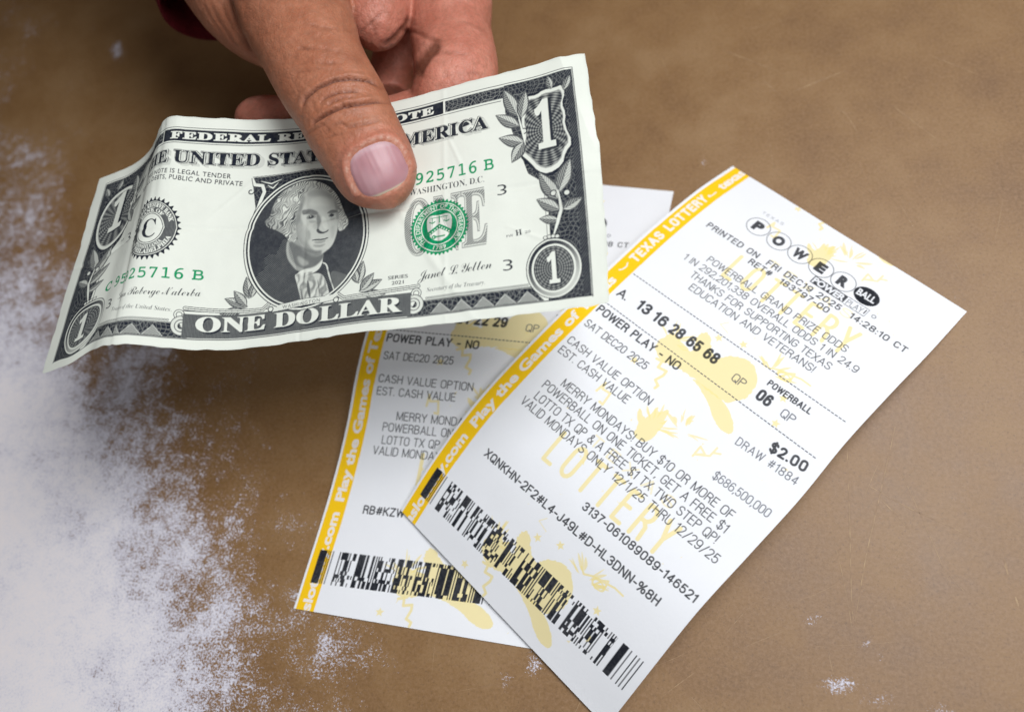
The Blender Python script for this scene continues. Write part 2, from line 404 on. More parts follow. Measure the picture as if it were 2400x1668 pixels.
TV = np.stack([GX, GY, np.zeros_like(GX)], -1).reshape(-1, 3); pxy = project(TV)
WV = wear_value(pxy[:, 0], pxy[:, 1])
nxg, nyg = len(gx), len(gy); idx = np.arange(nxg * nyg).reshape(nyg, nxg)
TF = np.stack([idx[:-1, :-1], idx[:-1, 1:], idx[1:, 1:], idx[1:, :-1]], -1).reshape(-1, 4)
SCR = [[(1984, 1010), (1992, 1240), (1996, 1420), (2000, 1450)], [(2098, 1000), (2060, 1170), (2030, 1300), (2004, 1455)],
       [(2040, 1140), (2130, 1190), (2230, 1235), (2300, 1270)], [(2060, 1165), (2100, 1205), (2135, 1245)], [(2210, 1330), (2260, 1385)],
       [(1860, 215), (1920, 190), (1985, 165)], [(1790, 190), (1830, 225)], [(2110, 480), (2140, 530)], [(2230, 600), (2262, 655)], [(2354, 1310), (2362, 1345)], [(2380, 1398), (2387, 1420)],
       [(2095, 250), (2200, 330)], [(1960, 250), (1985, 270), (2010, 310)], [(783, 1490), (805, 1560)], [(860, 1480), (875, 1530)], [(1020, 1500), (1011, 1590)], [(700, 1430), (716, 1470), (690, 1442)], [(2180, 130), (2290, 175)], [(1700, 120), (1830, 170)]]
SW = [.24, .24, .2, .14, .10, .3, .2, .10, .10, .55, .45, .2, .18, .12, .10, .10, .10, .2, .22]
sr = np.random.default_rng(23)
for _ in range(70):                                    # faint hairline scratches all over
    x0, y0 = sr.uniform(620, 2380), sr.uniform(20, 1650); an = sr.uniform(0, math.pi); ln = sr.uniform(25, 130) if sr.random() < .8 else sr.uniform(150, 380); bd = sr.normal(0, .10)
    SCR.append([(x0 + ln * t * math.cos(an + bd * t), y0 + ln * t * math.sin(an + bd * t)) for t in (0, .33, .66, 1)]); SW.append(sr.uniform(.05, .13))
sv, sf = [], []
for pl, w in zip(SCR, SW):
    P = np.array([ray_pt(x, y, 0.03) for x, y in pl]); n = len(P)
    tt = np.linspace(0, n - 1, n * 6); Q = np.stack([np.interp(tt, np.arange(n), P[:, j]) for j in range(3)], -1)
    d = np.gradient(Q, axis=0); nn = np.stack([-d[:, 1], d[:, 0]], -1); nn /= np.linalg.norm(nn, axis=1)[:, None]
    ww = w * 0.5 * (0.35 + 0.65 * np.sin(np.linspace(0.15, math.pi - 0.15, len(Q)))) * (1 + 0.4 * rng.uniform(-1, 1, len(Q)))
    b0 = len(TV) + sum(len(x) for x in sv)
    L = Q.copy(); L[:, :2] += nn * ww[:, None]; R_ = Q.copy(); R_[:, :2] -= nn * ww[:, None]
    sv.append(np.stack([L, R_], 1).reshape(-1, 3))
    i = np.arange(len(Q) - 1) * 2 + b0; sf.append(np.stack([i, i + 1, i + 3, i + 2], -1))
V_all = np.concatenate([TV] + sv); F_all = np.concatenate([TF] + sf)
me = mesh_np('tabletop', V_all, F_all, mat_idx=np.r_[np.zeros(len(TF)), np.ones(len(F_all) - len(TF))])
a = me.attributes.new('wear', 'FLOAT', 'POINT'); a.data.foreach_set('value', np.r_[WV, np.full(len(V_all) - len(TV), -0.48)].astype(np.float32))
table = new_obj('tabletop', me, None, (table_material(), scratch_material()))
tag(table, 'brown scratched tabletop with its finish worn white along one side', 'tabletop', kind='structure')

# ------------------------------------------------------------------ lottery tickets
T1U = np.linspace(0, 155, 9)
T1A = [[13.65,160.09,.42],[1.8,146.41,7.34],[-10.64,132.01,11.43],[-23.15,117.18,13.98],[-35.57,102.36,16.17],[-48.05,87.57,16.61],[-60.58,72.86,14.48],[-72.31,58.53,8.8],[-83.01,43.73,2.3]]
T1B = [[76.68,107.03,.65],[64.49,92.6,5.63],[52.08,78.51,10.64],[39.48,63.95,13.22],[27.46,48.72,14.09],[14.78,34.06,15.72],[1.96,19.43,15.87],[-9.68,4.87,9.99],[-20.74,-8.94,.86]]
T2U = np.linspace(0, 155, 12)
T2A = [[-86.5,164.27,.19],[-88.9,150.41,1.04],[-91.22,136.92,4.41],[-93.51,123.69,8.68],[-95.84,110.19,11.98],[-98.23,96.32,12.69],[-100.58,82.71,9.93],[-102.86,69.5,5.57],[-105.21,55.9,2.74],[-107.6,42.09,1.26],[-109.99,28.21,.74],[-112.39,14.33,.4]]
T2B = [[-5.0,151.52,.2],[-7.31,138.2,.5],[-9.55,125.25,3.15],[-11.76,112.56,7.14],[-14.02,99.59,10.25],[-16.35,86.26,10.88],[-18.64,73.19,8.14],[-20.85,60.52,3.9],[-23.14,47.46,1.6],[-25.47,34.19,.6],[-27.82,20.85,.4],[-30.17,7.51,.3]]
WHITE = (0.83, 0.845, 0.875); YEL = (0.95, 0.585, 0.014); PALE = (0.87, 0.735, 0.31); THERM = (0.018, 0.020, 0.027); GREY = (0.085, 0.092, 0.115)
BLOB = [(28.1,137.9),(30.6,138.6),(36.9,139.9),(35.2,136.8),(34.2,134.6),(34.6,132.7),(35.6,132),(37.1,132.3),(40.8,136.4),(43.5,136.2),(44.5,133.7),(47.7,131.5),(51.4,131.2),(55.1,133.9),(56.6,139.7),(53.4,145),(47.8,145.8),(41,145.2),(35.1,146),(32.3,147.4),(26.7,145.5)]
BOOT = [(40.7,145.6),(44.2,145.2),(48.9,144.8),(53.1,145.4),(57.2,147.6),(59.1,149.8),(59,151.6),(56.2,152),(52.8,150.8),(48.9,148.1),(44.3,146.2)]
BOLT = [(30.3,147.5),(32,147.1),(32.3,149.2),(34.8,148.6),(35,150.1),(34.2,152.6),(35.9,153.4),(35.7,154.5)]
SQ1 = [(53.3,128.4),(54.9,129.4),(57.3,128),(59.6,127.3),(61.1,126.2),(61.4,128.1),(59.4,129.9),(58.6,129.6),(59.8,127.4),(63.4,126.3),(66.2,126.3)]
BURST = [(40.1,93.2),(39.8,90.4),(37.4,88.4),(36.2,85.8),(39.5,87.7),(39.9,86.8),(39.6,82.1),(41.1,84.4),(42.7,80.5),(43.5,84.6),(44.7,84.1),(44.6,87.8),(44.9,90.6),(43.9,93.2)]
SQ2 = [(55.7,87),(55.5,83.6),(57.7,84.5),(55.7,86.4),(58.9,84),(58.9,81),(58.9,82.8),(60.6,81.7)]
SQ3 = [(24.4,90.4),(24.7,87),(25.3,88.9),(27.8,88.5),(28.4,92.3),(27.2,92.2)]
def ragged(P, n, amp, seed):
    P = smoothpoly(P, n); q = np.random.default_rng(seed).uniform(-1, 1, (len(P), 2)); return P + q * amp
def smoothpoly(P, n=3):
    P = np.asarray(P, float)
    for _ in range(n): P = np.stack([0.75 * P + 0.25 * np.roll(P, -1, 0), 0.25 * P + 0.75 * np.roll(P, -1, 0)], 1).reshape(-1, 2)
    return P

def ticket_print(numbers, code, serial, stamp, seed, sx=0.0, xe=77.9):
    c = Canvas(82.5, 155, 1 / 0.075, WHITE); R = np.random.default_rng(seed)
    # pale background artwork, repeated every 75 mm
    for dy in (-151, -75.4, 0):
        o = np.array([0, dy])
        c.poly(ragged(np.array(BLOB) + o, 3, .28, 1), PALE, .8); c.poly(ragged(np.array(BOOT) + o, 3, .12, 2), PALE, .8)
        c.stroke(np.array(BOLT) + o, .8, PALE, .8); c.stroke(smoothpoly(np.array(SQ1) + o, 0), .55, PALE, .8)
        c.ellipse(59.6, 128.8 + dy, 2.2, 1.2, PALE, .8, inner=.7)
        for sx_, sy_ in ((39.1, 131.2), (63.3, 134.0), (45.4, 128.3), (26, 152), (66, 141)):
            a_ = np.arange(10) * math.pi / 5 + sx_; r_ = np.where(np.arange(10) % 2 == 0, 1.35, .6)
            c.poly(np.stack([sx_ + r_ * np.cos(a_), sy_ + dy + r_ * np.sin(a_)], 1), PALE, .8)
        c.stroke(np.array([(38, 125.5), (36.6, 127.5), (40, 128.3)]) + o, .25, PALE, .6)
        c.poly(ragged(np.array(BURST) + o, 2, .2, 3), PALE, .8); c.poly(smoothpoly(np.array(BURST) + o + [1.5, -.4], 2), PALE, .0)
        c.stroke(np.array(SQ2) + o, .6, PALE, .7); c.stroke(np.array(SQ3) + o, .7, PALE, .75)
        for _ in range(26):
            q = np.array([R.uniform(22, 76), R.uniform(78, 152)]) + o; z_ = R.uniform(.25, .9)
            c.poly(q + R.uniform(-z_, z_, (R.integers(3, 6), 2)), PALE, .65)
        for bx_, by_ in ((42.5, 88), (49, 84), (56, 131), (30, 141)):      # firework streaks
            for _ in range(9):
                an = R.uniform(-2.9, -.2); r0, r1 = R.uniform(1.5, 3), R.uniform(4.5, 8); e_ = np.array([math.cos(an), math.sin(an)])
                c.stroke([np.array([bx_, by_]) + o + e_ * r0, np.array([bx_, by_]) + o + e_ * (r0 + r1) / 2 + R.uniform(-.4, .4, 2), np.array([bx_, by_]) + o + e_ * r1], R.uniform(.35, 1.0), PALE, .7, taper=True)
        c.line('LOTTERY', (26.0, 114.8 + dy), (67, 113.3 + dy), 10.2, 1.15, PALE, .8, .5)
        c.line('TEXAS', (33, 103 + dy), (61, 102 + dy), 3.4, .5, PALE, .5, .5)
    # yellow edge stripe with its lettering running up the ticket
    c.poly([(1.0, 0), (6.7, 0), (6.55, 78), (6.3, 155), (0.6, 155), (0.8, 78)], YEL)
    W_ = (0.86, 0.82, 0.78); xb = 5.15
    def up(txt, y0, y1, cap, wt, x=xb, st='sans'): c.text(txt, (x, y0), (x - .1, y1), cap, W_, st, wt)
    d = sx
    up('texaslottery.com', 163.6 + d, 124.4 + d, 2.75, .035, 5.0)
    up('Play the Games of Texas', 121.0 + d, 60.5 + d, 2.75, .035, 5.05)
    c.stroke([(3.0, 57.4 + d), (3.6, 56.6 + d), (3.8, 55.0 + d), (3.2, 54.0 + d)], .42, W_)
    c.line('TEXAS LOTTERY', (5.3, 52.4 + d), (5.2, 19.0 + d), 3.3, .78, W_, 1, .32)
    c.ellipse(4.2, 17.6 + d, .5, .5, W_); c.stroke([(4.6, 17 + d), (4.5, 14.6 + d)], .4, W_)
    up('texaslottery.com', 12.2 + d, -28 + d, 2.75, .035, 5.15)
    # thermal printing
    t = lambda s_, a_, b_, cap, w=.0, col=THERM, al=.95, sp=1.0, st='sans': c.text(s_, a_, b_, cap, col, st, w, al, spacing=sp)
    l = c.line; B_, M_, H_ = .27, .36, .62
    l('TEXAS', (19.6, 11.3), (27.0, 10.7), 1.25, .15, GREY, .8, .35)
    for (x, y), ch in zip([(22.4, 16.7), (30.1, 16.9), (37.5, 16.6), (44.8, 16.4), (52.2, 16.0)], 'POWER'):
        c.ellipse(x, y, 3.75, 3.75, THERM, .8, inner=.93)
        wch = {'W': 4.3, 'O': 3.6}.get(ch, 3.2)
        t(ch, (x - wch / 2, y + 1.75), (x + wch / 2, y + 1.65), 3.4, .075)
    c.ellipse(59.8, 15.7, 3.8, 3.3, THERM); t('BALL', (57.0, 17.0), (62.6, 16.6), 2.5, .03, WHITE)
    c.poly([(45.4, 20.0), (56.4, 19.6), (56.4, 22.6), (45.4, 23.1)], THERM, .95)
    t('POWER', (45.8, 22.6), (56.1, 22.2), 2.2, .045, WHITE); l('PLAY', (57.0, 22.4), (62.0, 22.1), 2.2, .2, GREY)
    c.stroke([(56.6, 19.6), (63.2, 19.3), (63.2, 22.4), (56.6, 22.7)], .2, GREY); c.stroke([(62.6, 20), (62.6, 21.6)], .3, THERM)
    c.ellipse(65.2, 20.4, .7, .7, GREY, .8, inner=.6)
    l('PRINTED ON  FRI DEC19 2025  ' + stamp, (11.3, 28.2), (xe, 24.9), 2.35, M_ + .03, gap=.26)
    l('RET#  183797-00', (28.8, 30.4), (55.5, 29.1), 2.3, M_ + .03, gap=.26)
    l('POWERBALL GRAND PRIZE ODDS', (19.8, 38.3), (66.7, 36.4), 2.5, B_)
    l('1 IN 292,201,338 OVERALL ODDS 1 IN 24.9', (14.2, 42.2), (72.5, 39.9), 2.5, B_)
    l('THANKS FOR SUPPORTING TEXAS', (19.7, 45.7), (66.8, 44.0), 2.5, B_)
    l('EDUCATION AND VETERANS!', (22.3, 49.2), (64.1, 47.6), 2.5, B_)
    for x0, y0, x1, y1 in ((6.9, 55.7, 79.2, 53.3), (6.9, 68.3, 79.4, 66.4)):
        n = 62
        for i in range(n):
            a_, b_ = (i + .2) / n, (i + .72) / n
            c.stroke([(x0 + (x1 - x0) * a_, y0 + (y1 - y0) * a_), (x0 + (x1 - x0) * b_, y0 + (y1 - y0) * b_)], .30, GREY)
    l('A.', (8.0, 64.5), (11.4, 64.3), 3.1, .52)
    for (x, y), nn in zip([(14.9, 64.0), (20.9, 63.85), (27.0, 63.7), (33.1, 63.5), (39.0, 63.3)], numbers[:5]): l(nn, (x, y), (x + 4.5, y - .15), 3.7, .78, gap=.30)
    l('QP', (49.4, 63.6), (53.4, 63.5), 2.7, .3, GREY); l('POWERBALL', (57.5, 58.4), (71.1, 57.9), 2.05, .40, gap=.26)
    l(numbers[5], (57.4, 63.6), (61.8, 63.5), 3.7, .78, gap=.30); l('QP', (65.3, 63.2), (69.3, 63.1), 2.7, .3, GREY)
    l('POWER PLAY - NO', (7.2, 72.4), (36.8, 71.3), 2.85, .50, gap=.22)
    l('SAT DEC20 2025', (7.7, 78.0), (30.1, 77.0), 2.55, .30)
    l('$2.00', (68.9, 72.9), (79.3, 71.4), 3.2, .66, gap=.3); l('DRAW #1884', (61.4, 77.1), (79.5, 75.6), 2.5, B_, GREY, gap=.24)
    l('CASH VALUE OPTION', (7.7, 85.2), (37.8, 84.2), 2.6, .29); l('EST. CASH VALUE', (7.9, 89.1), (33.0, 88.0), 2.6, .29)
    l('$686,500,000', (63.0, 88.3), (79.7, 87.0), 2.6, B_, GREY)
    l('MERRY MONDAYS! BUY $10 OR MORE OF', (15.6, 96.0), (73.5, 93.7), 2.7, .29)
    l('POWERBALL ON ONE TICKET, GET A FREE $1', (11.8, 99.8), (74.7, 97.3), 2.7, .29)
    l('LOTTO TX QP & A FREE $1 TX TWO STEP QP!', (12.4, 103.7), (74.6, 101.0), 2.7, .29)
    l('VALID MONDAYS ONLY 12/1/25 THRU 12/29/25', (10.3, 107.2), (78.1, 104.7), 2.7, .29)
    l(serial, (43.6, 117.2), (80.5, 115.4), 2.5, .42, gap=.24)
    l(code, (12.1, 125.2), (74.2, 122.4), 2.65, .44, gap=.22)
    # stacked bar code
    sk = lambda x: -.034 * x
    def bar(x0, x1, y0, y1, dx=0.0):
        c.poly([(x0, y0 + sk(x0)), (x1, y0 + sk(x1)), (x1 + dx, y1 + sk(x1)), (x0 + dx, y1 + sk(x0))], THERM)
    T0, HH = 137.45, 9.7
    bar(2.55, 4.95, T0, T0 + HH)
    for x in (5.25, 5.85, 6.75): bar(x, x + .24, T0, T0 + HH)
    mod = .36; rows = 9; x_end = 71.6; prev = {}
    for r in range(rows):
        y0 = T0 + HH * r / rows; y1 = T0 + HH * (r + 1) / rows + .02; x = 8.9 + 0.0 * r; on = True
        while x < x_end:
            g = 17; run = []; left = g
            ws = []
            for j in range(8):
                m_ = int(np.clip(R.geometric(.36 if j % 2 == 0 else .52), 1, min(6, left - (7 - j)))); ws.append(m_); left -= m_
            ws[-1] += max(left, 0)
            key = int(round((x - 8.9) / (17 * mod)))
            if key in prev and R.random() < .42: ws = prev[key]
            prev[key] = ws
            for j, m_ in enumerate(ws):
                if j % 2 == 0 and x < x_end: bar(x, min(x + m_ * mod, x_end), y0, y1)
                x += m_ * mod
    bar(73.3, 75.3, T0, T0 + HH)
    for x in (76.0, 77.6, 78.6, 79.7): bar(x, x + .3, T0, T0 + HH)
    v = vnoise(c.X, c.Y, 71, .45) * .5 + vnoise(c.X, c.Y, 72, 6) * .5; dk = (c.c.max(-1) < .45)
    c.c = np.where(dk[..., None], c.c + np.clip(.012 + .035 * v, 0, 1)[..., None], c.c).astype(np.float32)
    return c

ticket_mat = paper_material('thermal paper', 0.55, 0.03)
def ticket(us, A, B, canvas, label, off, amp):
    root = empty('lottery_ticket', tuple(np.mean([A[-1], B[-1], A[0], B[0]], 0) * MM * [1, 1, 0]))
    tag(root, label, 'lottery ticket', 'lottery tickets on the table')
    stripe = lambda x, y: (x > 0.75) & (x < 6.6)
    code = lambda x, y: (y > 137.0 - .034 * x) & (y < 147.4 - .034 * x) & (x >= 6.6) & (x < 80.2)
    sheet(canvas, 2, us, A, B, False, 82.5, 155, lambda x, y: amp * vnoise(x + off, y, 3, 22) + .05 * vnoise(x, y + off, 5, 7), [stripe, code], ['paper', 'edge_stripe', 'bar_code'], root, (ticket_mat,))
    return root
ticket(T2U, T2A, T2B, ticket_print(['14', '20', '21', '22', '29', '05'], 'RB#KZW-D2L#P8-K31H#W-TN6RXC-%4J', '3137-061089088-146519', '14:28:08 CT', 5, 1.5, 72.4),
       'white and yellow lottery ticket lying underneath, half covered by the other ticket and the banknote', 10, .12)
ticket(T1U, T1A, T1B, ticket_print(['13', '16', '28', '65', '68', '06'], 'XQNKHN-2F2#L4-J49L#D-HL3DNN-%8H', '3137-061089089-146521', '14:28:10 CT', 11, 0),
       'white and yellow lottery ticket lying on top, its whole printed face showing', 0, .12)

# ------------------------------------------------------------------ banknote
BU = [0.0, 6.0, 12.3, 17.0, 21.7, 24.5, 26.7, 29.0, 31.0, 33.0, 34.5, 36.0, 38.0, 40.5, 45.0, 52.0, 62.0, 70.0, 78.9, 96.0, 112.0, 128.0, 142.0, 156.0]
BA = [[-171.42, 127.99, 54.93], [-165.37, 129.0, 56.27], [-159.06, 130.23, 57.63], [-154.4, 131.74, 59.45], [-150.42, 132.75, 61.92], [-148.44, 132.93, 63.77], [-146.84, 132.95, 65.31], [-145.27, 133.2, 66.97], [-143.9, 133.45, 68.42], [-142.48, 133.99, 69.71], [-141.49, 134.04, 70.62], [-140.32, 134.32, 71.25], [-138.86, 134.34, 72.05], [-136.7, 134.59, 72.21], [-132.81, 135.16, 70.83], [-126.47, 136.02, 68.59], [-117.31, 137.31, 65.46], [-109.8, 138.4, 63.59], [-101.16, 139.49, 62.58], [-84.24, 141.28, 62.62], [-68.51, 142.82, 64.36], [-52.87, 144.27, 66.82], [-39.17, 145.49, 68.74], [-25.72, 146.54, 72.0]]
BB = [[-162.67, 62.83, 62.2], [-157.19, 63.75, 64.13], [-151.43, 64.31, 66.19], [-145.96, 67.08, 67.58], [-142.23, 67.29, 69.36], [-140.0, 67.49, 70.07], [-138.1, 67.54, 70.39], [-137.6, 67.58, 70.5], [-136.9, 67.7, 70.5], [-135.74, 67.89, 70.24], [-134.46, 68.17, 69.72], [-133.23, 68.33, 69.03], [-131.71, 68.58, 68.03], [-129.88, 68.94, 66.64], [-126.36, 69.54, 64.27], [-120.35, 70.36, 60.98], [-110.89, 71.64, 58.28], [-103.05, 72.69, 57.98], [-94.34, 73.71, 58.6], [-77.44, 75.4, 59.94], [-61.58, 76.97, 59.89], [-45.74, 78.68, 60.13], [-31.86, 80.13, 60.1], [-17.98, 81.7, 60.44]]
BW, BH = 156.0, 66.3
PAP = np.array((0.735, 0.765, 0.690)); INK = np.array((0.013, 0.0165, 0.028)); GRN = np.array((0.0, 0.27, 0.105))

def note_print():
    c = Canvas(BW, BH, 16, PAP); X, Y = c.X, c.Y
    def tone(d): return PAP * (1 - d) + INK * d
    def field(sl, M, base, amp, fn):
        d = 1 - (1 - np.clip(base + amp * fn(X[sl], Y[sl]), 0, 1)[..., None]) ** 1.9; r = c.c[sl]
        r[...] = np.where(M[..., None], PAP * (1 - d) + INK * d, r)
    def weave(x, y):       # crossing light lines on dark, like machine engraving
        p = np.abs(np.sin(2.9 * x + 1.7 * np.sin(.9 * y) + .8 * np.sin(.5 * x))); q = np.abs(np.sin(2.5 * (y + .45 * x) + 1.6 * np.sin(.8 * x) + 1.1 * np.sin(1.3 * y)))
        r = np.abs(np.sin(2.2 * (y - .6 * x) + 2.0 * np.sin(.6 * x + .4 * y)))
        return .9 - 1.9 * np.clip(1 - np.minimum(np.minimum(p, q), r) / .30, 0, 1)
    def lines(a_, p): return lambda x, y: np.sin((x * math.cos(a_) + y * math.sin(a_)) * 2 * math.pi / p)
    def hpoly(P, base, amp, fn): sl, M = c.poly_mask(P); field(sl, M, base, amp, fn)
    def hell(cx, cy, rx, ry, base, amp, fn, inner=0):
        sl = (slice(max(0, int((cy - ry) * 16)), int((cy + ry) * 16) + 1), slice(max(0, int((cx - rx) * 16)), int((cx + rx) * 16) + 1))
        d = np.hypot((X[sl] - cx) / rx, (Y[sl] - cy) / ry); field(sl, (d < 1) & (d >= inner), base, amp, fn)
    L, I = tone(0.0), tone(1.0)
    def leaf(x, y, ang, ln, wd, dark=.55, bright=.08):
        t_ = np.linspace(0, 1, 14); prof = np.sin(math.pi * t_ ** .85) * wd / 2; ca, sa = math.cos(ang), math.sin(ang)
        def tr(u, v): return np.stack([x + u * ca - v * sa, y + u * sa + v * ca], 1)
        up_, dn = tr(t_ * ln, prof), tr(t_ * ln, -prof); md = tr(t_ * ln, prof * 0)
        full = np.concatenate([up_, dn[::-1]]); full2 = np.concatenate([tr(t_ * ln, prof * 1.25 + .12), tr(t_ * ln, -prof * 1.25 - .12)[::-1]])
        c.poly(full2, tone(.9)); c.poly(full, tone(bright))
        hpoly(np.concatenate([md, dn[::-1]]), dark, .3, lines(ang + 1.0, .45)); hpoly(np.concatenate([up_, md[::-1]]), bright + .12, .16, lines(ang - 1.0, .5))
        c.stroke(md, .14, tone(.9))
    # ---- top strip
    c.stroke([(4, 3.35), (152.1, 3.35)], .18, I); c.stroke([(17, 8.1), (133, 8.1)], .18, I)
    hpoly([(17, 4.1), (36.4, 4.1), (36.4, 7.5), (17, 7.5)], .68, .35, weave); hpoly([(117.5, 4.1), (140, 4.1), (140, 7.5), (117.5, 7.5)], .68, .35, weave)
    c.rect(36.9, 3.95, 116.9, 7.65, I); c.rect(37.4, 4.3, 116.4, 7.3, L, .0)
    c.text('FEDERAL RESERVE NOTE', (39.6, 6.85), (114.2, 6.85), 2.15, L, 'serif', .03, spacing=1.12)
    # ---- right and left hatched blocks
    def block(mx):
        f = (lambda P: [(BW - x, y) for x, y in P]) if mx else (lambda P: P)
        g = (lambda x: BW - x) if mx else (lambda x: x)
        hpoly(f([(134, 3.9), (152.1, 3.9), (152.1, 63.5), (142, 63.5), (143.4, 48), (143.6, 34), (139, 30), (134, 12)]), .74, .30, weave)
        hpoly(f([(150.4, 4.2), (152, 4.2), (152, 63), (150.4, 63)]), .84, .16, lines(.6, .5))
        c.stroke(f([(152.3, 3.4), (152.3, 63.9)]), .2, I); c.stroke(f([(143.2, 34.5), (143.2, 47.5)]), .5, L); c.stroke(f([(142.8, 34.5), (142.8, 47.5)]), .12, I); c.stroke(f([(143.7, 34.5), (143.7, 47.5)]), .12, I)
        if not mx: sh = [(139.9, 8.5), (142.5, 8.8), (144.3, 7.8), (147.5, 8.2), (149.3, 7.9), (149.9, 10.5), (148.8, 13), (149.6, 16), (149.0, 19), (150.6, 24.2), (148.6, 26.4), (147.8, 29.5), (144.2, 31.2), (141.5, 29.8), (139.9, 27.2), (137.3, 24.2), (138.8, 19), (138.0, 15), (139.0, 12.5), (138.2, 10)]
        else: sh = [(143.6 + 7.2 * math.cos(q), 19.5 + 10.6 * math.sin(q)) for q in np.linspace(0, 2 * math.pi, 40, endpoint=False)]
        P = smoothpoly(np.array(f(sh)), 1 if not mx else 0); ctr = P.mean(0)
        c.poly(ctr + (P - ctr) * 1.07, I); c.poly(P, tone(.03)); c.poly(ctr + (P - ctr) * .90, tone(.55)); 
        hpoly(ctr + (P - ctr) * .87, .66, .38, lambda x, y: np.sin(22 * np.arctan2(y - 19, x - ctr[0])) * .5 + .5 * np.sin(9 * np.hypot(x - ctr[0], y - 19)))
        c.text('1', (ctr[0] - 2.4 + .5, 24.0), (ctr[0] + 2.6 + .5, 24.0), 12.6, I, 'serif', .03); c.text('1', (ctr[0] - 2.6, 23.6), (ctr[0] + 2.4, 23.6), 12.6, tone(.02), 'serif', .02)
        # leaves
        for x, y, a_, ln, wd in ((137.2, 13.5, -1.95, 9.0, 2.9), (138.0, 14.2, -1.35, 7.6, 2.5), (137.5, 16.5, -2.5, 7.6, 2.6), (138.6, 21.4, -2.75, 7.2, 2.7), (138.4, 21.0, 2.15, 6.2, 2.6), (146.2, 36.5, -1.18, 8.8, 3.0), (146.0, 38.5, -2.05, 9.2, 3.0), (146.2, 41, -2.55, 6.6, 2.6), (147, 41.2, -.45, 5.0, 2.2), (145.6, 43.6, -2.9, 4.6, 1.8), (149.6, 9.5, -1.1, 4.2, 1.6), (146.5, 8.2, -1.75, 4.0, 1.5)):
            leaf(g(x), y, a_ if not mx else math.pi - a_, ln, wd)
        for x, y in ((138.6, 18.0), (145.0, 36.5), (148.2, 37.0)): c.ellipse(g(x), y, .85, .85, I); c.ellipse(g(x), y, .6, .6, tone(.1))
        c.stroke(f([(146.2, 36), (146.6, 41), (145.4, 44.5), (144.2, 47.6)]), .8, L, taper=True); c.stroke(f([(137.3, 13), (138.2, 18), (138.8, 22)]), .5, L, taper=True)
        # lower corner medallion
        cx = g(143.7); cy = 55.6
        c.ellipse(cx, cy, 6.7, 7.6, I); c.ellipse(cx, cy, 6.5, 7.4, tone(.05)); hell(cx, cy, 6.1, 7.0, .55, .4, lambda x, y: np.cos(np.arctan2(y - cy, x - cx) * 1.0 + 2.2), .86)
        c.ellipse(cx, cy, 5.3, 6.1, tone(.03)); c.ellipse(cx, cy, 4.8, 5.6, I); hell(cx, cy, 4.55, 5.35, .66, .33, lambda x, y: np.sin(11 * np.hypot(x - cx, (y - cy) * .85)) * .6 + .4 * np.sin(26 * np.arctan2(y - cy, x - cx)))
        c.text('1', (cx - 1.4 + .25, 59.4), (cx + 1.5 + .25, 59.4), 7.4, I, 'serif', .03); c.text('1', (cx - 1.5, 59.2), (cx + 1.4, 59.2), 7.4, tone(.02), 'serif', .02)
        for q in (-.9, -.3, .3, .9): c.ellipse(cx + q * 1.6, 48.0 - .5 * math.cos(q), .62, .55, tone(.1)); c.ellipse(cx + q * 1.6, 48.0 - .5 * math.cos(q), .62, .55, I, inner=.72)
        # bottom strip and its lace edge
        hpoly(f([(109, 59.7), (138.4, 59.7), (139, 61), (141, 63.4), (107, 63.4)]), .70, .32, weave)
        for i in range(5): hpoly(f([(113 + i * 5.4, 63.2), (115.4 + i * 5.4, 60.6), (118 + i * 5.4, 63.2)]), .45, .35, lines(1.0, .42)); c.stroke(f([(113 + i * 5.4, 63.2), (115.4 + i * 5.4, 60.6), (118 + i * 5.4, 63.2)]), .14, tone(.2))
        c.stroke(f([(111, 59.55), (138, 59.55)]), .16, I); c.stroke(f([(107, 63.6), (152.2, 63.6)]), .22, I)
        for i in range(38): c.ellipse(g(112 + i * .68), 58.95, .33, .33, tone(.8), inner=.5)
        # scroll
        for r_, w in ((2.1, .8), (1.2, .6)):
            th = np.linspace(-2.6, 2.4, 22); sp_ = np.stack([108.6 + (r_ - .12 * th) * np.cos(th), 60.4 + (r_ - .12 * th) * np.sin(th)], 1)
            c.stroke(f(sp_), w + .35, I); c.stroke(f(sp_), w, tone(.12))
        th = np.linspace(-3.4, .6, 14); sp_ = np.stack([109.3 + 1.0 * np.cos(th), 57.3 + 1.0 * np.sin(th)], 1); c.stroke(f(sp_), .75, I); c.stroke(f(sp_), .4, L)
    block(False); block(True)
    # ---- headline
    hd = tone(.42)
    for i in range(9): c.text('THE UNITED STATES OF AMERICA', (26.9 + .13 * i, 14.0 + .09 * i), (129.2 + .13 * i, 15.1 + .09 * i), 3.75, tone(.62) if i % 2 else tone(.2), 'serif', .045)
    c.text('THE UNITED STATES OF AMERICA', (26.9, 14.0), (129.2, 15.1), 3.75, I, 'serif', .055); c.text('THE UNITED STATES OF AMERICA', (26.9, 14.0), (129.2, 15.1), 3.75, L, 'serif', .036); c.text('THE UNITED STATES OF AMERICA', (26.9, 14.0), (129.2, 15.1), 3.75, I, 'serif', .012)
    c.text('THIS NOTE IS LEGAL TENDER', (29.6, 16.9), (56.8, 18.25), 1.35, I, 'sans', .012, spacing=1.15)
    c.text('FOR ALL DEBTS, PUBLIC AND PRIVATE', (25.4, 18.5), (60.0, 20.4), 1.35, I, 'sans', .012, spacing=1.1)
    # ---- reserve bank seal
    cx, cy = 35.9, 33.6
    n = 34
    for i in range(n):
        q = i * 2 * math.pi / n; e = np.array([math.cos(q), math.sin(q)]); s_ = np.array([-e[1], e[0]]); o = np.array([cx, cy])
        c.poly([o + e * 8.2 + s_ * .62, o + e * 9.25 + s_ * .1, o + e * 9.25 - s_ * .1, o + e * 8.2 - s_ * .62], I)
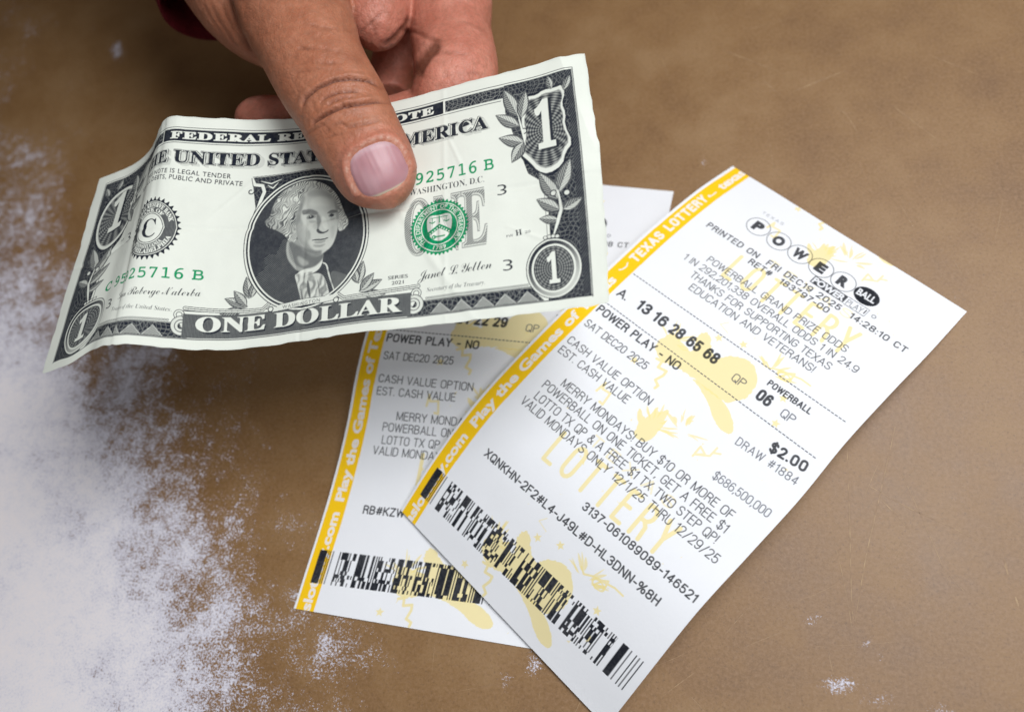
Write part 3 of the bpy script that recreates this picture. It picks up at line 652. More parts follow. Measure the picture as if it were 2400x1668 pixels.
    c.ellipse(cx, cy, 8.5, 8.3, I); c.ellipse(cx, cy, 8.15, 7.95, L); c.ellipse(cx, cy, 7.95, 7.75, I, .9); hell(cx, cy, 7.9, 7.7, .72, .25, lines(.0, .35))
    c.text('FEDERAL RESERVE BANK', None or (0, 0), (1, 0), 1.25, L, 'serif', .02, arc=(cx, cy, 6.3, -75, 75)); c.text('OF PHILADELPHIA', (0, 0), (1, 0), 1.2, L, 'serif', .02, arc=(cx, cy, 7.4, 250, 110))
    c.text('PENNSYLVANIA', (0, 0), (1, 0), 1.05, L, 'serif', .02, arc=(cx, cy, 6.0, 230, 130)); c.text('BANK OF', (0, 0), (1, 0), 1.0, L, 'serif', .02, arc=(cx, cy, 4.95, -50, 50))
    c.ellipse(cx, cy, 4.8, 4.7, L); c.ellipse(cx, cy, 4.5, 4.4, I, inner=.95)
    c.text('C', (cx - 2.5, cy + 2.75), (cx + 2.4, cy + 2.75), 5.5, I, 'serif', .0)
    # ---- serial numbers, small figures and names
    c.text('C 95925716 B', (16.6, 48.1), (51.8, 47.5), 3.1, GRN, 'mono', .012); c.text('C 95925716 B', (98.5, 27.0), (130.3, 27.0), 3.4, GRN, 'mono', .012)
    for x, y in ((130.9, 34.6), (131.4, 54.6), (21.7, 34.0), (20.4, 54.6)): c.text('3', (x, y), (x + 2.4, y), 2.9, I, 'sans', -.01)
    c.text('WASHINGTON, D.C.', (107.2, 29.9), (127.6, 30.1), 1.75, I, 'serif', -.008)
    c.text('FW', (132.7, 46.1), (134.4, 46.0), .7, I, 'sans', .0); c.text('H', (135.0, 46.0), (136.6, 45.9), 1.5, I, 'serif', .0); c.text('20', (137.3, 45.8), (138.7, 45.7), .7, I, 'sans', .0); c.text('H5', (17.7, 32), (19.2, 32), .8, I, 'sans', .0)
    c.text('SERIES', (101.9, 52.85), (107.1, 52.85), .95, I, 'sans', .01); c.text('2021', (102.9, 54.3), (106.0, 54.3), .9, I, 'sans', .01)
    c.text('Janet L. Yellen', (109.6, 53.9), (128.6, 53.4), 2.7, I, 'script', -.008, spacing=.86); c.text('Lynn Roberge Malerba', (25.6, 52.9), (51.4, 52.0), 2.4, I, 'script', -.008, spacing=.86)
    c.text('Secretary of the Treasury.', (112.0, 57.3), (126.8, 57.4), 1.15, I, 'italic', -.012); c.text('Treasurer of the United States.', (24.0, 56.0), (44.8, 56.7), 1.15, I, 'italic', -.012)
    # ---- grey ONE under the green seal
    for w, d in ((.022, .60), (.008, .04)): c.text('ONE', (106.0, 46.6), (128.0, 46.6), 15.2, tone(d), 'serif', w)
    sl, M = c.text('ONE', (106.0, 46.6), (128.0, 46.6), 15.2, PAP, 'serif', -.004, a=0.0); field(sl, M, .40, .22, lines(.9, .5))
    sx, sy = 115.4, 40.2; g0 = c.c.copy()
    n = 44
    for i in range(n):
        q = i * 2 * math.pi / n; e = np.array([math.cos(q), math.sin(q)]); s_ = np.array([-e[1], e[0]]); o = np.array([sx, sy])
        c.poly([o + e * 7.1 + s_ * .5, o + e * 7.75 + s_ * .12, o + e * 7.75 - s_ * .12, o + e * 7.1 - s_ * .5], GRN)
    c.ellipse(sx, sy, 7.2, 7.2, GRN); c.ellipse(sx, sy, 6.75, 6.75, PAP, inner=.965); c.ellipse(sx, sy, 4.9, 4.9, PAP, inner=.95)
    c.text('THE DEPARTMENT OF THE TREASURY', (0, 0), (1, 0), 1.15, PAP, 'sans', .012, arc=(sx, sy, 5.15, -138, 138)); c.text('1789', (0, 0), (1, 0), 1.1, PAP, 'sans', .012, arc=(sx, sy, 6.25, 197, 163))
    SHD = smoothpoly([(sx - 3.2, sy - 3.6), (sx, sy - 3.2), (sx + 3.2, sy - 3.6), (sx + 3.4, sy), (sx + 2.4, sy + 2.9), (sx, sy + 4.1), (sx - 2.4, sy + 2.9), (sx - 3.4, sy)], 2)
    c.poly(SHD, PAP)
    c.poly([(sx - 3.3, sy + 1.2), (sx, sy - .9), (sx + 3.3, sy + 1.2), (sx + 3.1, sy + 2.3), (sx, sy + .35), (sx - 3.1, sy + 2.3)], GRN)
    for i in range(-4, 5): c.ellipse(sx + i * .62, sy + abs(i) * .42 - .15, .2, .2, PAP)
    c.stroke([(sx, sy - 3.0), (sx, sy - 1.2)], .25, GRN); c.stroke([(sx - 2.2, sy - 2.7), (sx + 2.2, sy - 2.7)], .25, GRN)
    for q in (-1.9, 1.9): c.stroke([(sx + q - .7, sy - 1.6), (sx + q, sy - 1.25), (sx + q + .7, sy - 1.6)], .3, GRN); c.stroke([(sx + q, sy - 2.7), (sx + q, sy - 1.5)], .14, GRN)
    c.stroke([(sx - 1.3, sy + 2.6), (sx + 1.3, sy + 2.6)], .4, GRN); c.ellipse(sx - 1.5, sy + 2.6, .55, .55, GRN, inner=.45)
    gm = (g0.mean(-1) < .55); gm &= np.hypot(X - sx, Y - sy) < 7.8      # the grey letters show through the seal
    c.c[gm] = c.c[gm] * .62
    # ---- bottom title
    hpoly([(47.6, 57.0), (108, 57.0), (108, 63.3), (47.6, 63.3)], .70, .22, lines(0.0, .33)); c.stroke([(47.6, 56.2), (69, 56.2)], .2, I); c.stroke([(87.5, 55.9), (108.4, 55.9)], .2, I); c.stroke([(47, 63.6), (108, 63.6)], .22, I)
    for i in range(6): c.text('ONE DOLLAR', (50.9 + .1 * i, 61.6 + .08 * i), (105.4 + .1 * i, 61.9 + .08 * i), 4.1, I, 'serif', .0)
    c.text('ONE DOLLAR', (50.9, 61.5), (105.4, 61.8), 4.1, L, 'serif', .0); [c.text('ONE DOLLAR', (50.9 + q, 61.5), (105.4 + q, 61.8), 4.1, L, 'serif', .0) for q in (-.14, .12, .24)]
    # ---- portrait oval
    ox, oy = 78.9, 38.3
    for mx in (1, -1):
        q = lambda P: [(ox + mx * (x - ox), y) for x, y in P]
        hpoly(q([(62.6, 18.1), (79, 17.2), (79, 19.2), (72, 21), (67, 25), (64.4, 29.5), (63.6, 24.5)]), .78, .25, weave); c.stroke(q([(62.4, 17.9), (79, 17.0)]), .16, I)
        c.stroke(q([(62.5, 18.2), (63.4, 20.2), (65.6, 20.6), (66.2, 22.5), (65, 26), (63, 31)]), .9, L); c.stroke(q([(62.5, 18.2), (63.0, 20.7), (65.2, 21.2), (65.4, 23.0), (64.2, 27), (62.2, 33)]), .18, I)
        for a_, b_ in (((65, 19.2), (71, 19.0)), ((67, 20.6), (70, 20))): c.stroke(q([a_, ((a_[0] + b_[0]) / 2, a_[1] + 1), b_]), .35, L, taper=True)
        th = np.linspace(0, 5, 16); c.stroke(q(np.stack([62.5 + (.9 - .1 * th) * np.cos(th), 22.2 + (.9 - .1 * th) * np.sin(th)], 1)), .3, I)
        for x, y, a_, ln, wd in ((63.5, 55.0, -2.75, 6.5, 2.1), (63.2, 54.8, -2.25, 5.6, 2.0), (63.8, 52.8, -1.75, 6.2, 2.0), (64.2, 52.6, -1.35, 4.6, 1.7), (62.4, 55.8, 3.0, 6.0, 1.8)): leaf(ox + mx * (x - ox), y, a_ if mx == 1 else math.pi - a_, ln, wd, .5, .06)
        c.stroke(q([(48, 55.5), (67.6, 56.3), (69.2, 55.0)]), 1.15, I); c.stroke(q([(48, 55.5), (67.6, 56.3), (69.2, 55.0)]), .8, L); c.stroke(q([(48, 55.5), (67.6, 56.3), (69.2, 55.0)]), .2, I)
    c.ellipse(ox, oy, 17.5, 19.6, I, inner=.988); c.ellipse(ox, oy, 17.25, 19.35, L); c.ellipse(ox, oy, 16.8, 18.9, I, inner=.972); c.ellipse(ox, oy, 15.9, 18.0, I)
    # tones drawn in a local picture plane (px of a 4.2x enlargement), then engraved
    inv = np.linalg.inv(np.array([[.02802, .00173], [.00395, .0316]])); q0 = np.array([870., 185.]); b0 = np.array([79.2, 20.6])
    toM = lambda P: (np.asarray(P, float) - q0) @ np.array([[.02802, .00173], [.00395, .0316]]).T + b0
    sl = (slice(int(18 * 16), int(58.6 * 16)), slice(int(61 * 16), int(97 * 16))); Xs, Ys = X[sl], Y[sl]
    D = np.full(Xs.shape, .87) - .12 * np.clip((Xs - 78) / 18, 0, 1) * np.clip((Ys - 30) / 20, 0, 1)
    def soft(P, val, n, a_=1.0, sm=2):
        P = smoothpoly(toM(P), sm); m = np.zeros(Xs.shape, bool)
        for (ax, ay), (bx, by) in zip(P, np.roll(P, -1, 0)):
            if ay == by: continue
            m ^= ((ay > Ys) != (by > Ys)) & (Xs < (bx - ax) * (Ys - ay) / (by - ay) + ax)
        m = blur(m.astype(float), n) if n else m.astype(float); m = m * a_
        D[:] = D * (1 - m) + val * m; return m
    hx = (Xs * 1.0, Ys * 1.0)
    # coat
    soft([(230,1180),(280,1110),(400,1010),(520,880),(590,720),(640,760),(720,1000),(760,1180),(790,1400),(900,1480),(300,1480)], .93, 1)
    soft([(390,930),(430,880),(520,880),(470,960),(410,980)], .95, 1)
    soft([(990,960),(1030,960),(1050,1060),(1120,1250),(1140,1420),(1060,1420),(1010,1100)], .97, 0)
    soft([(1050,1020),(1180,1050),(1280,1090),(1330,1200),(1250,1400),(1140,1400),(1100,1180)], .66, 1)
    soft([(985,950),(1035,965),(1055,1060),(1125,1255),(1118,1260),(1040,1070),(1022,975),(985,962)], .1, 0)
    coat = D > .9
    # collar, neck cloth and frill
    soft([(620,740),(610,900),(700,1010),(760,1040),(900,1040),(985,940),(1000,840),(700,720)], .42, 2)
    soft([(760,1020),(860,1000),(985,880),(990,960),(930,1040),(760,1090),(700,1080)], .06, 1)
    soft([(690,1040),(790,1080),(940,1040),(1010,1080),(1060,1250),(1080,1340),(960,1400),(790,1380),(740,1180)], .13, 1)
    for P, v in (([(835,1090),(860,1180),(870,1290),(845,1250),(825,1180)], .7), ([(930,1090),(945,1190),(960,1290),(955,1160)], .6), ([(760,1160),(800,1290),(795,1350),(770,1280)], .55), ([(880,1180),(930,1220),(910,1330),(860,1310)], .05), ([(1010,1230),(1055,1260),(1070,1340),(1020,1340)], .62), ([(880,1300),(940,1290),(960,1350),(900,1370)], .4), ([(960,1100),(1000,1110),(1020,1200),(985,1180)], .06)): soft(P, v, 1)
    # hair mass
    hair = soft([(870,185),(760,200),(660,250),(560,310),(500,400),(470,480),(455,540),(390,590),(440,640),(520,660),(600,700),(640,760),(700,780),(740,680),(760,500),(800,360),(900,290),(1030,300),(1120,390),(1150,520),(1140,640),(1160,680),(1230,640),(1258,580),(1220,520),(1190,440),(1150,340),(1070,250),(970,200)], .22, 1)
    # face
    face = soft([(780,340),(850,280),(960,265),(1060,300),(1130,380),(1150,480),(1150,600),(1130,700),(1090,800),(1020,860),(930,895),(850,870),(770,800),(720,700),(705,600),(730,480)], .13, 2)
    soft([(705,600),(740,480),(775,560),(790,700),(850,800),(930,880),(850,870),(760,790),(715,700)], .40, 4)
    soft([(760,800),(900,850),(1000,840),(930,910),(800,890),(700,800)], .55, 4)
    soft([(640,740),(740,800),(830,880),(920,910),(1000,870),(990,930),(880,1010),(740,1000),(640,900)], .62, 3); soft([(720,880),(800,920),(860,960),(800,990),(740,960)], .38, 4)
    soft([(780,340),(820,330),(800,420),(770,470),(735,500),(745,420)], .36, 4); soft([(1090,340),(1150,440),(1155,560),(1120,560),(1120,420)], .34, 3); soft([(640,700),(700,640),(760,560),(790,420),(770,400),(740,470),(700,560),(650,620)], .5, 3, .7); soft([(820,300),(960,270),(1080,310),(1110,380),(1000,330),(850,350)], .26, 5); soft([(850,380),(960,340),(1060,370),(1080,440),(960,430),(860,440)], .03, 6, .8)
    soft([(770,470),(860,455),(935,480),(950,510),(900,520),(820,500),(790,520)], .55, 2); soft([(1040,490),(1090,465),(1145,480),(1120,500),(1060,510)], .55, 2)
    soft([(930,490),(975,540),(960,620),(930,670),(920,600),(925,540)], .50, 3)
    soft([(975,520),(1020,540),(1045,640),(1010,660),(975,600)], .03, 2, .8)
    soft([(815,540),(850,510),(905,515),(930,535),(880,552),(835,555)], .42, 1); soft([(840,535),(870,512),(905,525),(890,545),(850,550)], .85, 0); soft([(858,524),(870,520),(876,530),(862,533)], .2, 0)
    soft([(1040,525),(1075,500),(1115,510),(1105,530),(1060,540)], .42, 1); soft([(1055,522),(1080,504),(1105,514),(1095,528),(1070,532)], .92, 0)
    soft([(780,500),(850,468),(930,487),(935,497),(860,480),(800,512)], .6, 1); soft([(1030,498),(1080,472),(1145,484),(1140,494),(1085,483),(1040,506)], .6, 1)
    soft([(920,655),(945,640),(960,665),(1005,680),(1050,650),(1050,665),(1000,692),(940,688)], .85, 1)
    soft([(860,755),(920,738),(985,742),(1050,722),(1045,735),(985,752),(920,752)], .88, 0); soft([(890,760),(980,758),(1030,745),(1000,775),(930,785)], .38, 2)
    soft([(880,790),(960,800),(1030,780),(980,815),(910,815)], .42, 3); soft([(840,640),(870,700),(850,760),(835,700)], .36, 3); soft([(1060,640),(1100,600),(1120,680),(1085,760),(1070,700)], .22, 4)
    soft([(850,560),(910,560),(930,580),(880,590),(840,580)], .30, 2); soft([(1050,545),(1110,535),(1120,560),(1070,570)], .28, 2); soft([(730,560),(800,600),(860,700),(850,790),(780,760),(735,680)], .30, 6, .8); soft([(880,600),(930,580),(935,640),(900,660)], .22, 3); soft([(800,830),(900,880),(990,860),(960,895),(860,890)], .5, 2)
    soft([(700,760),(640,700),(650,600),(700,480),(730,500),(705,620),(720,720)], .35, 2)
    # engraving lines: curls in the hair, curved hatching elsewhere
    nz = vnoise(Xs, Ys, 21, 2.1) * 2.2 + vnoise(Xs, Ys, 22, 1.0) * 1.1
    hm = np.clip(hair - face, 0, 1)
    D = D + hm * (.06 + .16 * np.clip((76 - Xs) / 8, -.4, 1)) + hm * .40 * np.sin(6.5 * Xs + 4.6 * Ys + 4.2 * nz) * (.55 + .45 * vnoise(Xs, Ys, 4, 1.5)) + hm * .14 * vnoise(Xs, Ys, 44, 1.6)
    fl = np.sin((Ys + .10 * (Xs - 82) ** 2 * .35 + .12 * vnoise(Xs, Ys, 46, 2.4)) * 2 * math.pi / .31)
    jab = blur(((np.abs(Xs - 81.6) < 5.2) & (Ys > 47.5) & (D < .3)).astype(float), 2)
    D = D + jab * (.10 + .26 * np.clip(np.sin(3.2 * Xs + .5 * Ys + 3.4 * vnoise(Xs, Ys, 47, 1.9)) + .5 * vnoise(Xs, Ys, 48, .9), -.3, 1))
    D = D + face * .05
    D = D + face * (.12 + .42 * np.clip(D - .08, 0, .5)) * fl
    D = D + np.where(coat, .24 * np.sin((Xs * .7 + Ys * .9 + 1.2 * np.sin(Xs * .25)) * 2 * math.pi / .5) - .10, 0)
    D = D + np.where((hm < .1) & (face < .1) & ~coat, .09 * np.sin(Ys * 2 * math.pi / .33) * np.sin(Xs * 2 * math.pi / .33), 0)
    D = 1 - (1 - np.clip(D, 0, 1)) ** 1.7
    oval = np.hypot((Xs - ox) / 15.9, (Ys - oy) / 18.0) < 1
    r = c.c[sl]; r[...] = np.where(oval[..., None], PAP * (1 - D[..., None]) + INK * D[..., None], r)
    # name ribbon below the portrait
    c.poly([(70.2, 57.3), (72, 55.6), (78.5, 54.9), (85, 55.0), (88.4, 54.6), (88, 56.2), (85, 56.5), (78.5, 56.6), (73, 57.1)], tone(.05)); c.stroke([(70.2, 57.3), (73, 57.15), (78.5, 56.7), (85, 56.6), (88, 56.3)], .16, I); c.stroke([(72, 55.5), (78.5, 54.8), (85, 54.9)], .12, I)
    c.text('WASHINGTON', (73.2, 56.75), (83.6, 56.25), .95, I, 'sans', .0, spacing=1.25)
    for q in (69.9, 88.1): c.ellipse(q, 56.4, .8, .8, I); c.ellipse(q, 56.4, .55, .55, L)
    # ---- worn ink and handling marks of a used note
    nn = vnoise(X, Y, 31, .35) * .5 + vnoise(X, Y, 32, 1.3) * .5
    lift = np.clip(.03 + .06 * nn, 0, .2)[..., None]
    c.c = c.c * (1 - lift) + (c.c * .5 + PAP * .5) * lift
    c.c *= (1 + .02 * vnoise(X, Y, 33, 9) + .012 * vnoise(X, Y, 34, 2.5))[..., None]
    edge = np.minimum.reduce([X, Y, BW - X, BH - Y]); c.c *= (1 - .10 * np.exp(-(edge / .5) ** 2) * (1 + vnoise(X, Y, 35, 3)) * .6)[..., None]
    for x0, y0, x1, y1 in ((90.5, 33.5, 101, 31.2), (77.5, 3, 78.3, 17)): c.stroke([(x0, y0), (x1, y1)], .14, PAP * .93, .35)
    return c

note = empty('banknote', tuple(np.array([-78, 75, 0]) * MM)); note.location = (-0.078, 0.078, 0.058)
tag(note, 'creased green and black one dollar banknote held above the tickets, one end folded down', 'banknote')
def note_post(P, XX, YY):
    v = YY / BH
    # slight bulge of the free end and a soft dog-ear at its far corner
    k = np.clip((XX - 143) / 13, 0, 1) ** 2
    P = P.copy(); d = P[:, -1] - P[:, -9]; d /= np.linalg.norm(d, axis=1)[:, None]
    P += d[:, None, :] * (k * 1.25 * np.sin(math.pi * v) ** .8)[..., None]
    du_ = P[:, 4:5] - P[:, 0:1]; du_ /= np.linalg.norm(du_, axis=2, keepdims=True); dv_ = P[4:5] - P[0:1]; dv_ /= np.linalg.norm(dv_, axis=2, keepdims=True)
    eu = .22 * vnoise(YY, 0 * XX, 62, 2.3) + .18 * vnoise(YY, 0 * XX, 63, 9); ev = .16 * vnoise(XX, 0 * YY, 64, 2.7) + .14 * vnoise(XX, 0 * YY, 65, 13)
    P += du_ * (eu * (np.exp(-XX / 1.5) + np.exp(-(BW - XX) / 1.5)))[..., None] + dv_ * (ev * (np.exp(-YY / 1.5) + np.exp(-(BH - YY) / 1.5)) - .9 * np.exp(-((XX - 7.2) / .7) ** 2 - ((BH - YY) / 1.2) ** 2) * 0 - .7 * np.exp(-(XX + (BH - YY)) / 1.2) - .5 * np.exp(-((BW - XX) + (BH - YY)) / 1.0))[..., None]
    f1 = np.clip((XX - 150 - (v - .25) * 2) / 6, 0, 1); P[..., 2] -= 1.4 * f1 ** 1.5 * np.clip(1 - abs(v - .42) / .25, 0, 1)
    ear = np.clip((XX - 149.5) / 6.5 - v * 2.2, 0, 1); P[..., 2] -= 1.6 * ear
    return P
def note_wob(x, y):
    w = .16 * vnoise(x, y, 41, 11) + .22 * vnoise(x, y, 42, 26) + .05 * vnoise(x, y, 43, 4)
    w = w + .24 * np.exp(-((x - 104 - .6 * (y - 33)) / 1.3) ** 2) - .26 * np.exp(-((y - 33.2 - .3 * vnoise(x, y * 0, 44, 9)) / .7) ** 2) - .16 * np.exp(-((x - 78.4) / .6) ** 2) + .10 * np.exp(-((x - 117 - .4 * vnoise(y, x * 0, 45, 9)) / .7) ** 2)
    for x0, y0, a_, ln, h_ in ((96, 31, -.25, 14, .2), (120, 20, 1.2, 10, .12), (140, 47, .5, 9, .14), (58, 24, -.8, 12, .14), (64, 60, .2, 10, .14), (50, 48, 1.0, 8, .1), (128, 62, -.3, 12, .14), (88, 46, .9, 9, .12), (112, 8, .15, 16, .14), (147, 40, 1.3, 9, .2)):
        dx, dy = x - x0, y - y0; u_ = dx * math.cos(a_) + dy * math.sin(a_); v_ = -dx * math.sin(a_) + dy * math.cos(a_)
        w = w + h_ * np.exp(-(v_ / .55) ** 2) * np.clip(1 - (u_ / ln) ** 2, 0, 1)
    return w * (1 - .45 * np.exp(-np.minimum.reduce([x, y, BW - x, BH - y]) / 3.0))
note_mat = paper_material('cotton banknote paper', 0.62, 0.05)
NP_ = sheet(note_print(), 2, BU, BA, BB, True, BW, BH, note_wob, [lambda x, y: np.hypot((x - 78.9) / 16.0, (y - 38.3) / 18.1) < 1, lambda x, y: np.hypot(x - 115.4, y - 40.2) < 7.8, lambda x, y: np.hypot(x - 35.9, y - 33.6) < 9.3],
      ['paper', 'portrait', 'treasury_seal', 'bank_seal'], note, (note_mat,), note_post)

# ------------------------------------------------------------------ hand, sleeve
def hp(x, y, z): return ray_pt(340 + x / 2.671, y / 2.671, z)       # hand measured on a 2.671x enlargement
def tube(chain, flat=1.0, nseg=28, sub=6):
    """rounded tube through (x, y, z, r) stations, r in enlargement pixels"""
    C = np.array([hp(x, y, z) for x, y, z, r in chain]); Rm = np.array([r / 2.671 * depth_of(c) / FPX for (x, y, z, r), c in zip(chain, C)])
    n = len(C); s = np.r_[0, np.cumsum(np.linalg.norm(np.diff(C, axis=0), axis=1))]; t = np.linspace(0, s[-1], n * sub)
    P = spl(s, C, t); r = np.maximum(spl(s, Rm[:, None], t)[:, 0], .05)
    T = np.gradient(P, axis=0); T /= np.linalg.norm(T, axis=1)[:, None]
    view = CAMP - P; view /= np.linalg.norm(view, axis=1)[:, None]
    sd = np.cross(T, view); sd /= np.linalg.norm(sd, axis=1)[:, None]; nn = np.cross(sd, T)
    a_ = np.linspace(0, 2 * math.pi, nseg, endpoint=False)
    V = P[:, None] + r[:, None, None] * (np.cos(a_)[None, :, None] * sd[:, None] + flat * np.sin(a_)[None, :, None] * nn[:, None])
    V = V.reshape(-1, 3); m = len(P); i = np.arange(nseg); F = []
    for k in range(m - 1): F.append(np.stack([k * nseg + i, k * nseg + (i + 1) % nseg, (k + 1) * nseg + (i + 1) % nseg, (k + 1) * nseg + i], -1))
    F = np.concatenate(F).tolist(); F.append(list(range(nseg - 1, -1, -1))); F.append(list(range((m - 1) * nseg, m * nseg)))
    return V, F
TUBES = [
    ([(520,-900,60,420),(700,-560,62,420),(860,-260,66,400),(905,-80,70,372),(940,80,73,352),(1008,240,74.5,328),(1063,380,75,310),(1130,510,74.5,304),(1228,665,73.5,296),(1310,830,72.2,286),(1395,975,70.6,274),(1440,1060,69.6,266),(1482,1140,68.6,243),(1508,1195,68.0,205),(1530,1248,67.4,142),(1542,1285,67,70),(1548,1305,66.8,12)], .80),
    ([(420,-700,60,430),(480,-350,60,385),(530,-180,60,345),(600,30,61,270),(690,175,62,212),(800,295,64,150),(900,400,67,100)], .95),
    ([(600,-700,56,430),(1150,-420,52,380),(1650,-330,50,340),(1950,-420,50,300)], .9),
    ([(1250,-330,57,340),(1400,-60,59,255),(1440,90,60,217),(1432,180,59.5,182),(1405,245,58,130),(1385,285,56.5,50)], 1.0),
    ([(1850,-450,51,300),(1900,-100,51,266),(1912,60,51,262),(1912,170,50,256),(1930,300,50.5,258),(1945,440,52,266),(1930,590,51.5,262),(1830,740,48,240),(1600,810,47,212),(1200,800,48.5,182),(850,770,50.5,162),(720,752,51.5,150),(640,748,52,118),(592,748,52,62),(575,748,52,12)], .92),
    ([(1700,60,44,240),(1650,250,39,205),(1570,430,36,160),(1540,600,36,120)], .9),
]
bmV, bmF = [], []
for ch, fl in TUBES:
    v, f_ = tube(ch, fl); b = sum(len(x) for x in bmV); bmV.append(v); bmF += [[b + i for i in q] for q in f_]
me0 = bpy.data.meshes.new('person'); me0.from_pydata((np.concatenate(bmV) * MM).tolist(), [], bmF)
import bmesh
bm = bmesh.new(); bm.from_mesh(me0); bmesh.ops.recalc_face_normals(bm, faces=bm.faces); bm.to_mesh(me0); bm.free()
hand0 = bpy.data.objects.new('hand_base', me0); COL.objects.link(hand0)
md = hand0.modifiers.new('r', 'REMESH'); md.mode = 'VOXEL'; md.voxel_size = 0.00048; md.use_smooth_shade = True
sm = hand0.modifiers.new('s', 'SMOOTH'); sm.factor = 0.5; sm.iterations = 14
dg = bpy.context.evaluated_depsgraph_get(); hme = bpy.data.meshes.new_from_object(hand0.evaluated_get(dg)); hme.name = 'person'
bpy.data.objects.remove(hand0)
nv = len(hme.vertices); HV = np.empty(nv * 3, np.float32); hme.vertices.foreach_get('co', HV); HV = HV.reshape(-1, 3).astype(float) / MM
HN = np.array([v.normal[:] for v in hme.vertices]); hq = project(HV); hx = (hq[:, 0] - 340) * 2.671; hy = hq[:, 1] * 2.671
facing = ((CAMP - HV) * HN).sum(1) > 0
# which skin belongs to the thumb / the top layer: distance to thumb axis
thumb_c = np.array([hp(x, y, z) for x, y, z, r in TUBES[0][0]])
td = np.min(np.linalg.norm(HV[:, None] - thumb_c[None, 3:], axis=2), 1)
def seg_dist(px, py, pl):
    d = np.full(len(px), 1e9); tt = np.zeros(len(px)); n = len(pl) - 1
    for i in range(n):
        a_, b = np.array(pl[i], float), np.array(pl[i + 1], float); e = b - a_
        t = np.clip(((px - a_[0]) * e[0] + (py - a_[1]) * e[1]) / (e @ e), 0, 1); dd = np.hypot(px - a_[0] - t * e[0], py - a_[1] - t * e[1])
        k = dd < d; d[k] = dd[k]; tt[k] = (i + t[k]) / n
    return d, tt
disp = np.zeros(nv); red = np.zeros(nv)
is_thumb = facing & (td < 15) & (HV[:, 2] > 62)
def crease(pl, depth, w, mask, ridge=.35):
    d, t = seg_dist(hx, hy, pl); fade = np.clip(np.sin(np.clip(t, .03, .97) * math.pi) * 1.6, 0, 1)
    disp[mask] += ((-depth * np.exp(-(d / w) ** 2) + ridge * depth * np.exp(-((d - 2.4 * w) / (1.5 * w)) ** 2)) * fade)[mask]
CR = [([(975,690),(1000,620),(1080,552),(1180,505),(1290,492),(1400,507),(1490,560)], .55, 11), ([(1035,800),(1060,765),(1130,720),(1210,682),(1270,662),(1350,652),(1450,637),(1555,655)], .55, 11),
      ([(1090,650),(1130,612),(1200,582),(1290,572),(1390,585)], .26, 9), ([(1110,700),(1170,640),(1250,610),(1340,612)], .18, 8), ([(1160,790),(1230,770),(1270,800),(1340,785),(1420,768),(1510,740)], .22, 9), ([(1200,640),(1240,660),(1270,672),(1300,655)], .3, 10),
      ([(1010,560),(1080,520),(1150,480),(1250,460)], .14, 9), ([(1000,850),(1080,800),(1140,770)], .16, 10), ([(1120,880),(1180,850),(1260,840)], .10, 9), ([(900,330),(1000,300),(1120,310),(1250,330)], .10, 12), ([(930,420),(1020,390),(1130,400),(1260,390)], .12, 11), ([(860,200),(960,280),(1050,330)], .08, 11), ([(880,500),(960,455),(1060,440),(1180,450)], .08, 10), ([(1000,150),(1100,170),(1220,180)], .07, 12)]
for pl, dp, w in CR: crease(pl, dp * 1.9, w * .95, is_thumb)
thenar = facing & ~is_thumb & (hx < 780)
for pl, dp, w in (([(470,0),(510,110),(560,200),(640,310)], .28, 13), ([(400,0),(450,120),(530,240),(620,350)], .22, 12), ([(520,-40),(560,90),(600,200),(690,380)], .45, 16), ([(350,0),(420,130),(500,250)], .15, 11)): crease(pl, dp, w, facing & (hx < 760))
fing = facing & (hx > 1290) & ~is_thumb
for pl, dp, w in (([(1860,262),(1810,300),(1760,360),(1715,430),(1690,510)], .8, 34), ([(1600,190),(1690,205),(1780,240),(1880,260)], .3, 14), ([(1660,90),(1640,150),(1560,240),(1480,300)], .5, 18), ([(1340,210),(1410,150),(1500,60)], .22, 12), ([(1395,100),(1430,170),(1450,240)], .18, 11), ([(1760,520),(1900,470),(2040,455),(2150,470)], .14, 12), ([(1950,130),(2050,150),(2150,210)], .14, 12), ([(1800,340),(1900,330),(2050,350)], .15, 12)): crease(pl, dp, w, fing, .08)
# fine criss-cross lines on the back of the thumb
lr = np.random.default_rng(17)
for _ in range(90):
    cx_, cy_ = lr.uniform(860, 1330), lr.uniform(60, 900); an = lr.choice([-.35, .55, 1.5]) + lr.normal(0, .25); ln = lr.uniform(30, 85)
    p0_ = np.array([cx_, cy_]); e_ = np.array([math.cos(an), math.sin(an)]) * ln
    near = is_thumb & (np.hypot(hx - cx_, hy - cy_) < ln * 1.5)
    d_, t_ = seg_dist(hx[near], hy[near], [p0_ - e_, p0_ + lr.normal(0, 6, 2), p0_ + e_]); disp[near] += -lr.uniform(.04, .10) * np.exp(-(d_ / 6.5) ** 2) * np.sin(np.clip(t_, 0, 1) * math.pi)
# fine skin relief
sc = lambda k, s_: vnoise(hx + 900, hy + 900, k, s_)
rel = .05 * sc(51, 26) + .035 * sc(52, 13) + .10 * sc(53, 90)
wr = np.exp(-((hx - 1090) / 190) ** 2 - ((hy - 330) / 170) ** 2); rel = rel + wr * (.12 * np.abs(sc(54, 46)) + .07 * np.abs(sc(55, 24)) - .08)
disp += np.where(facing, rel, 0)
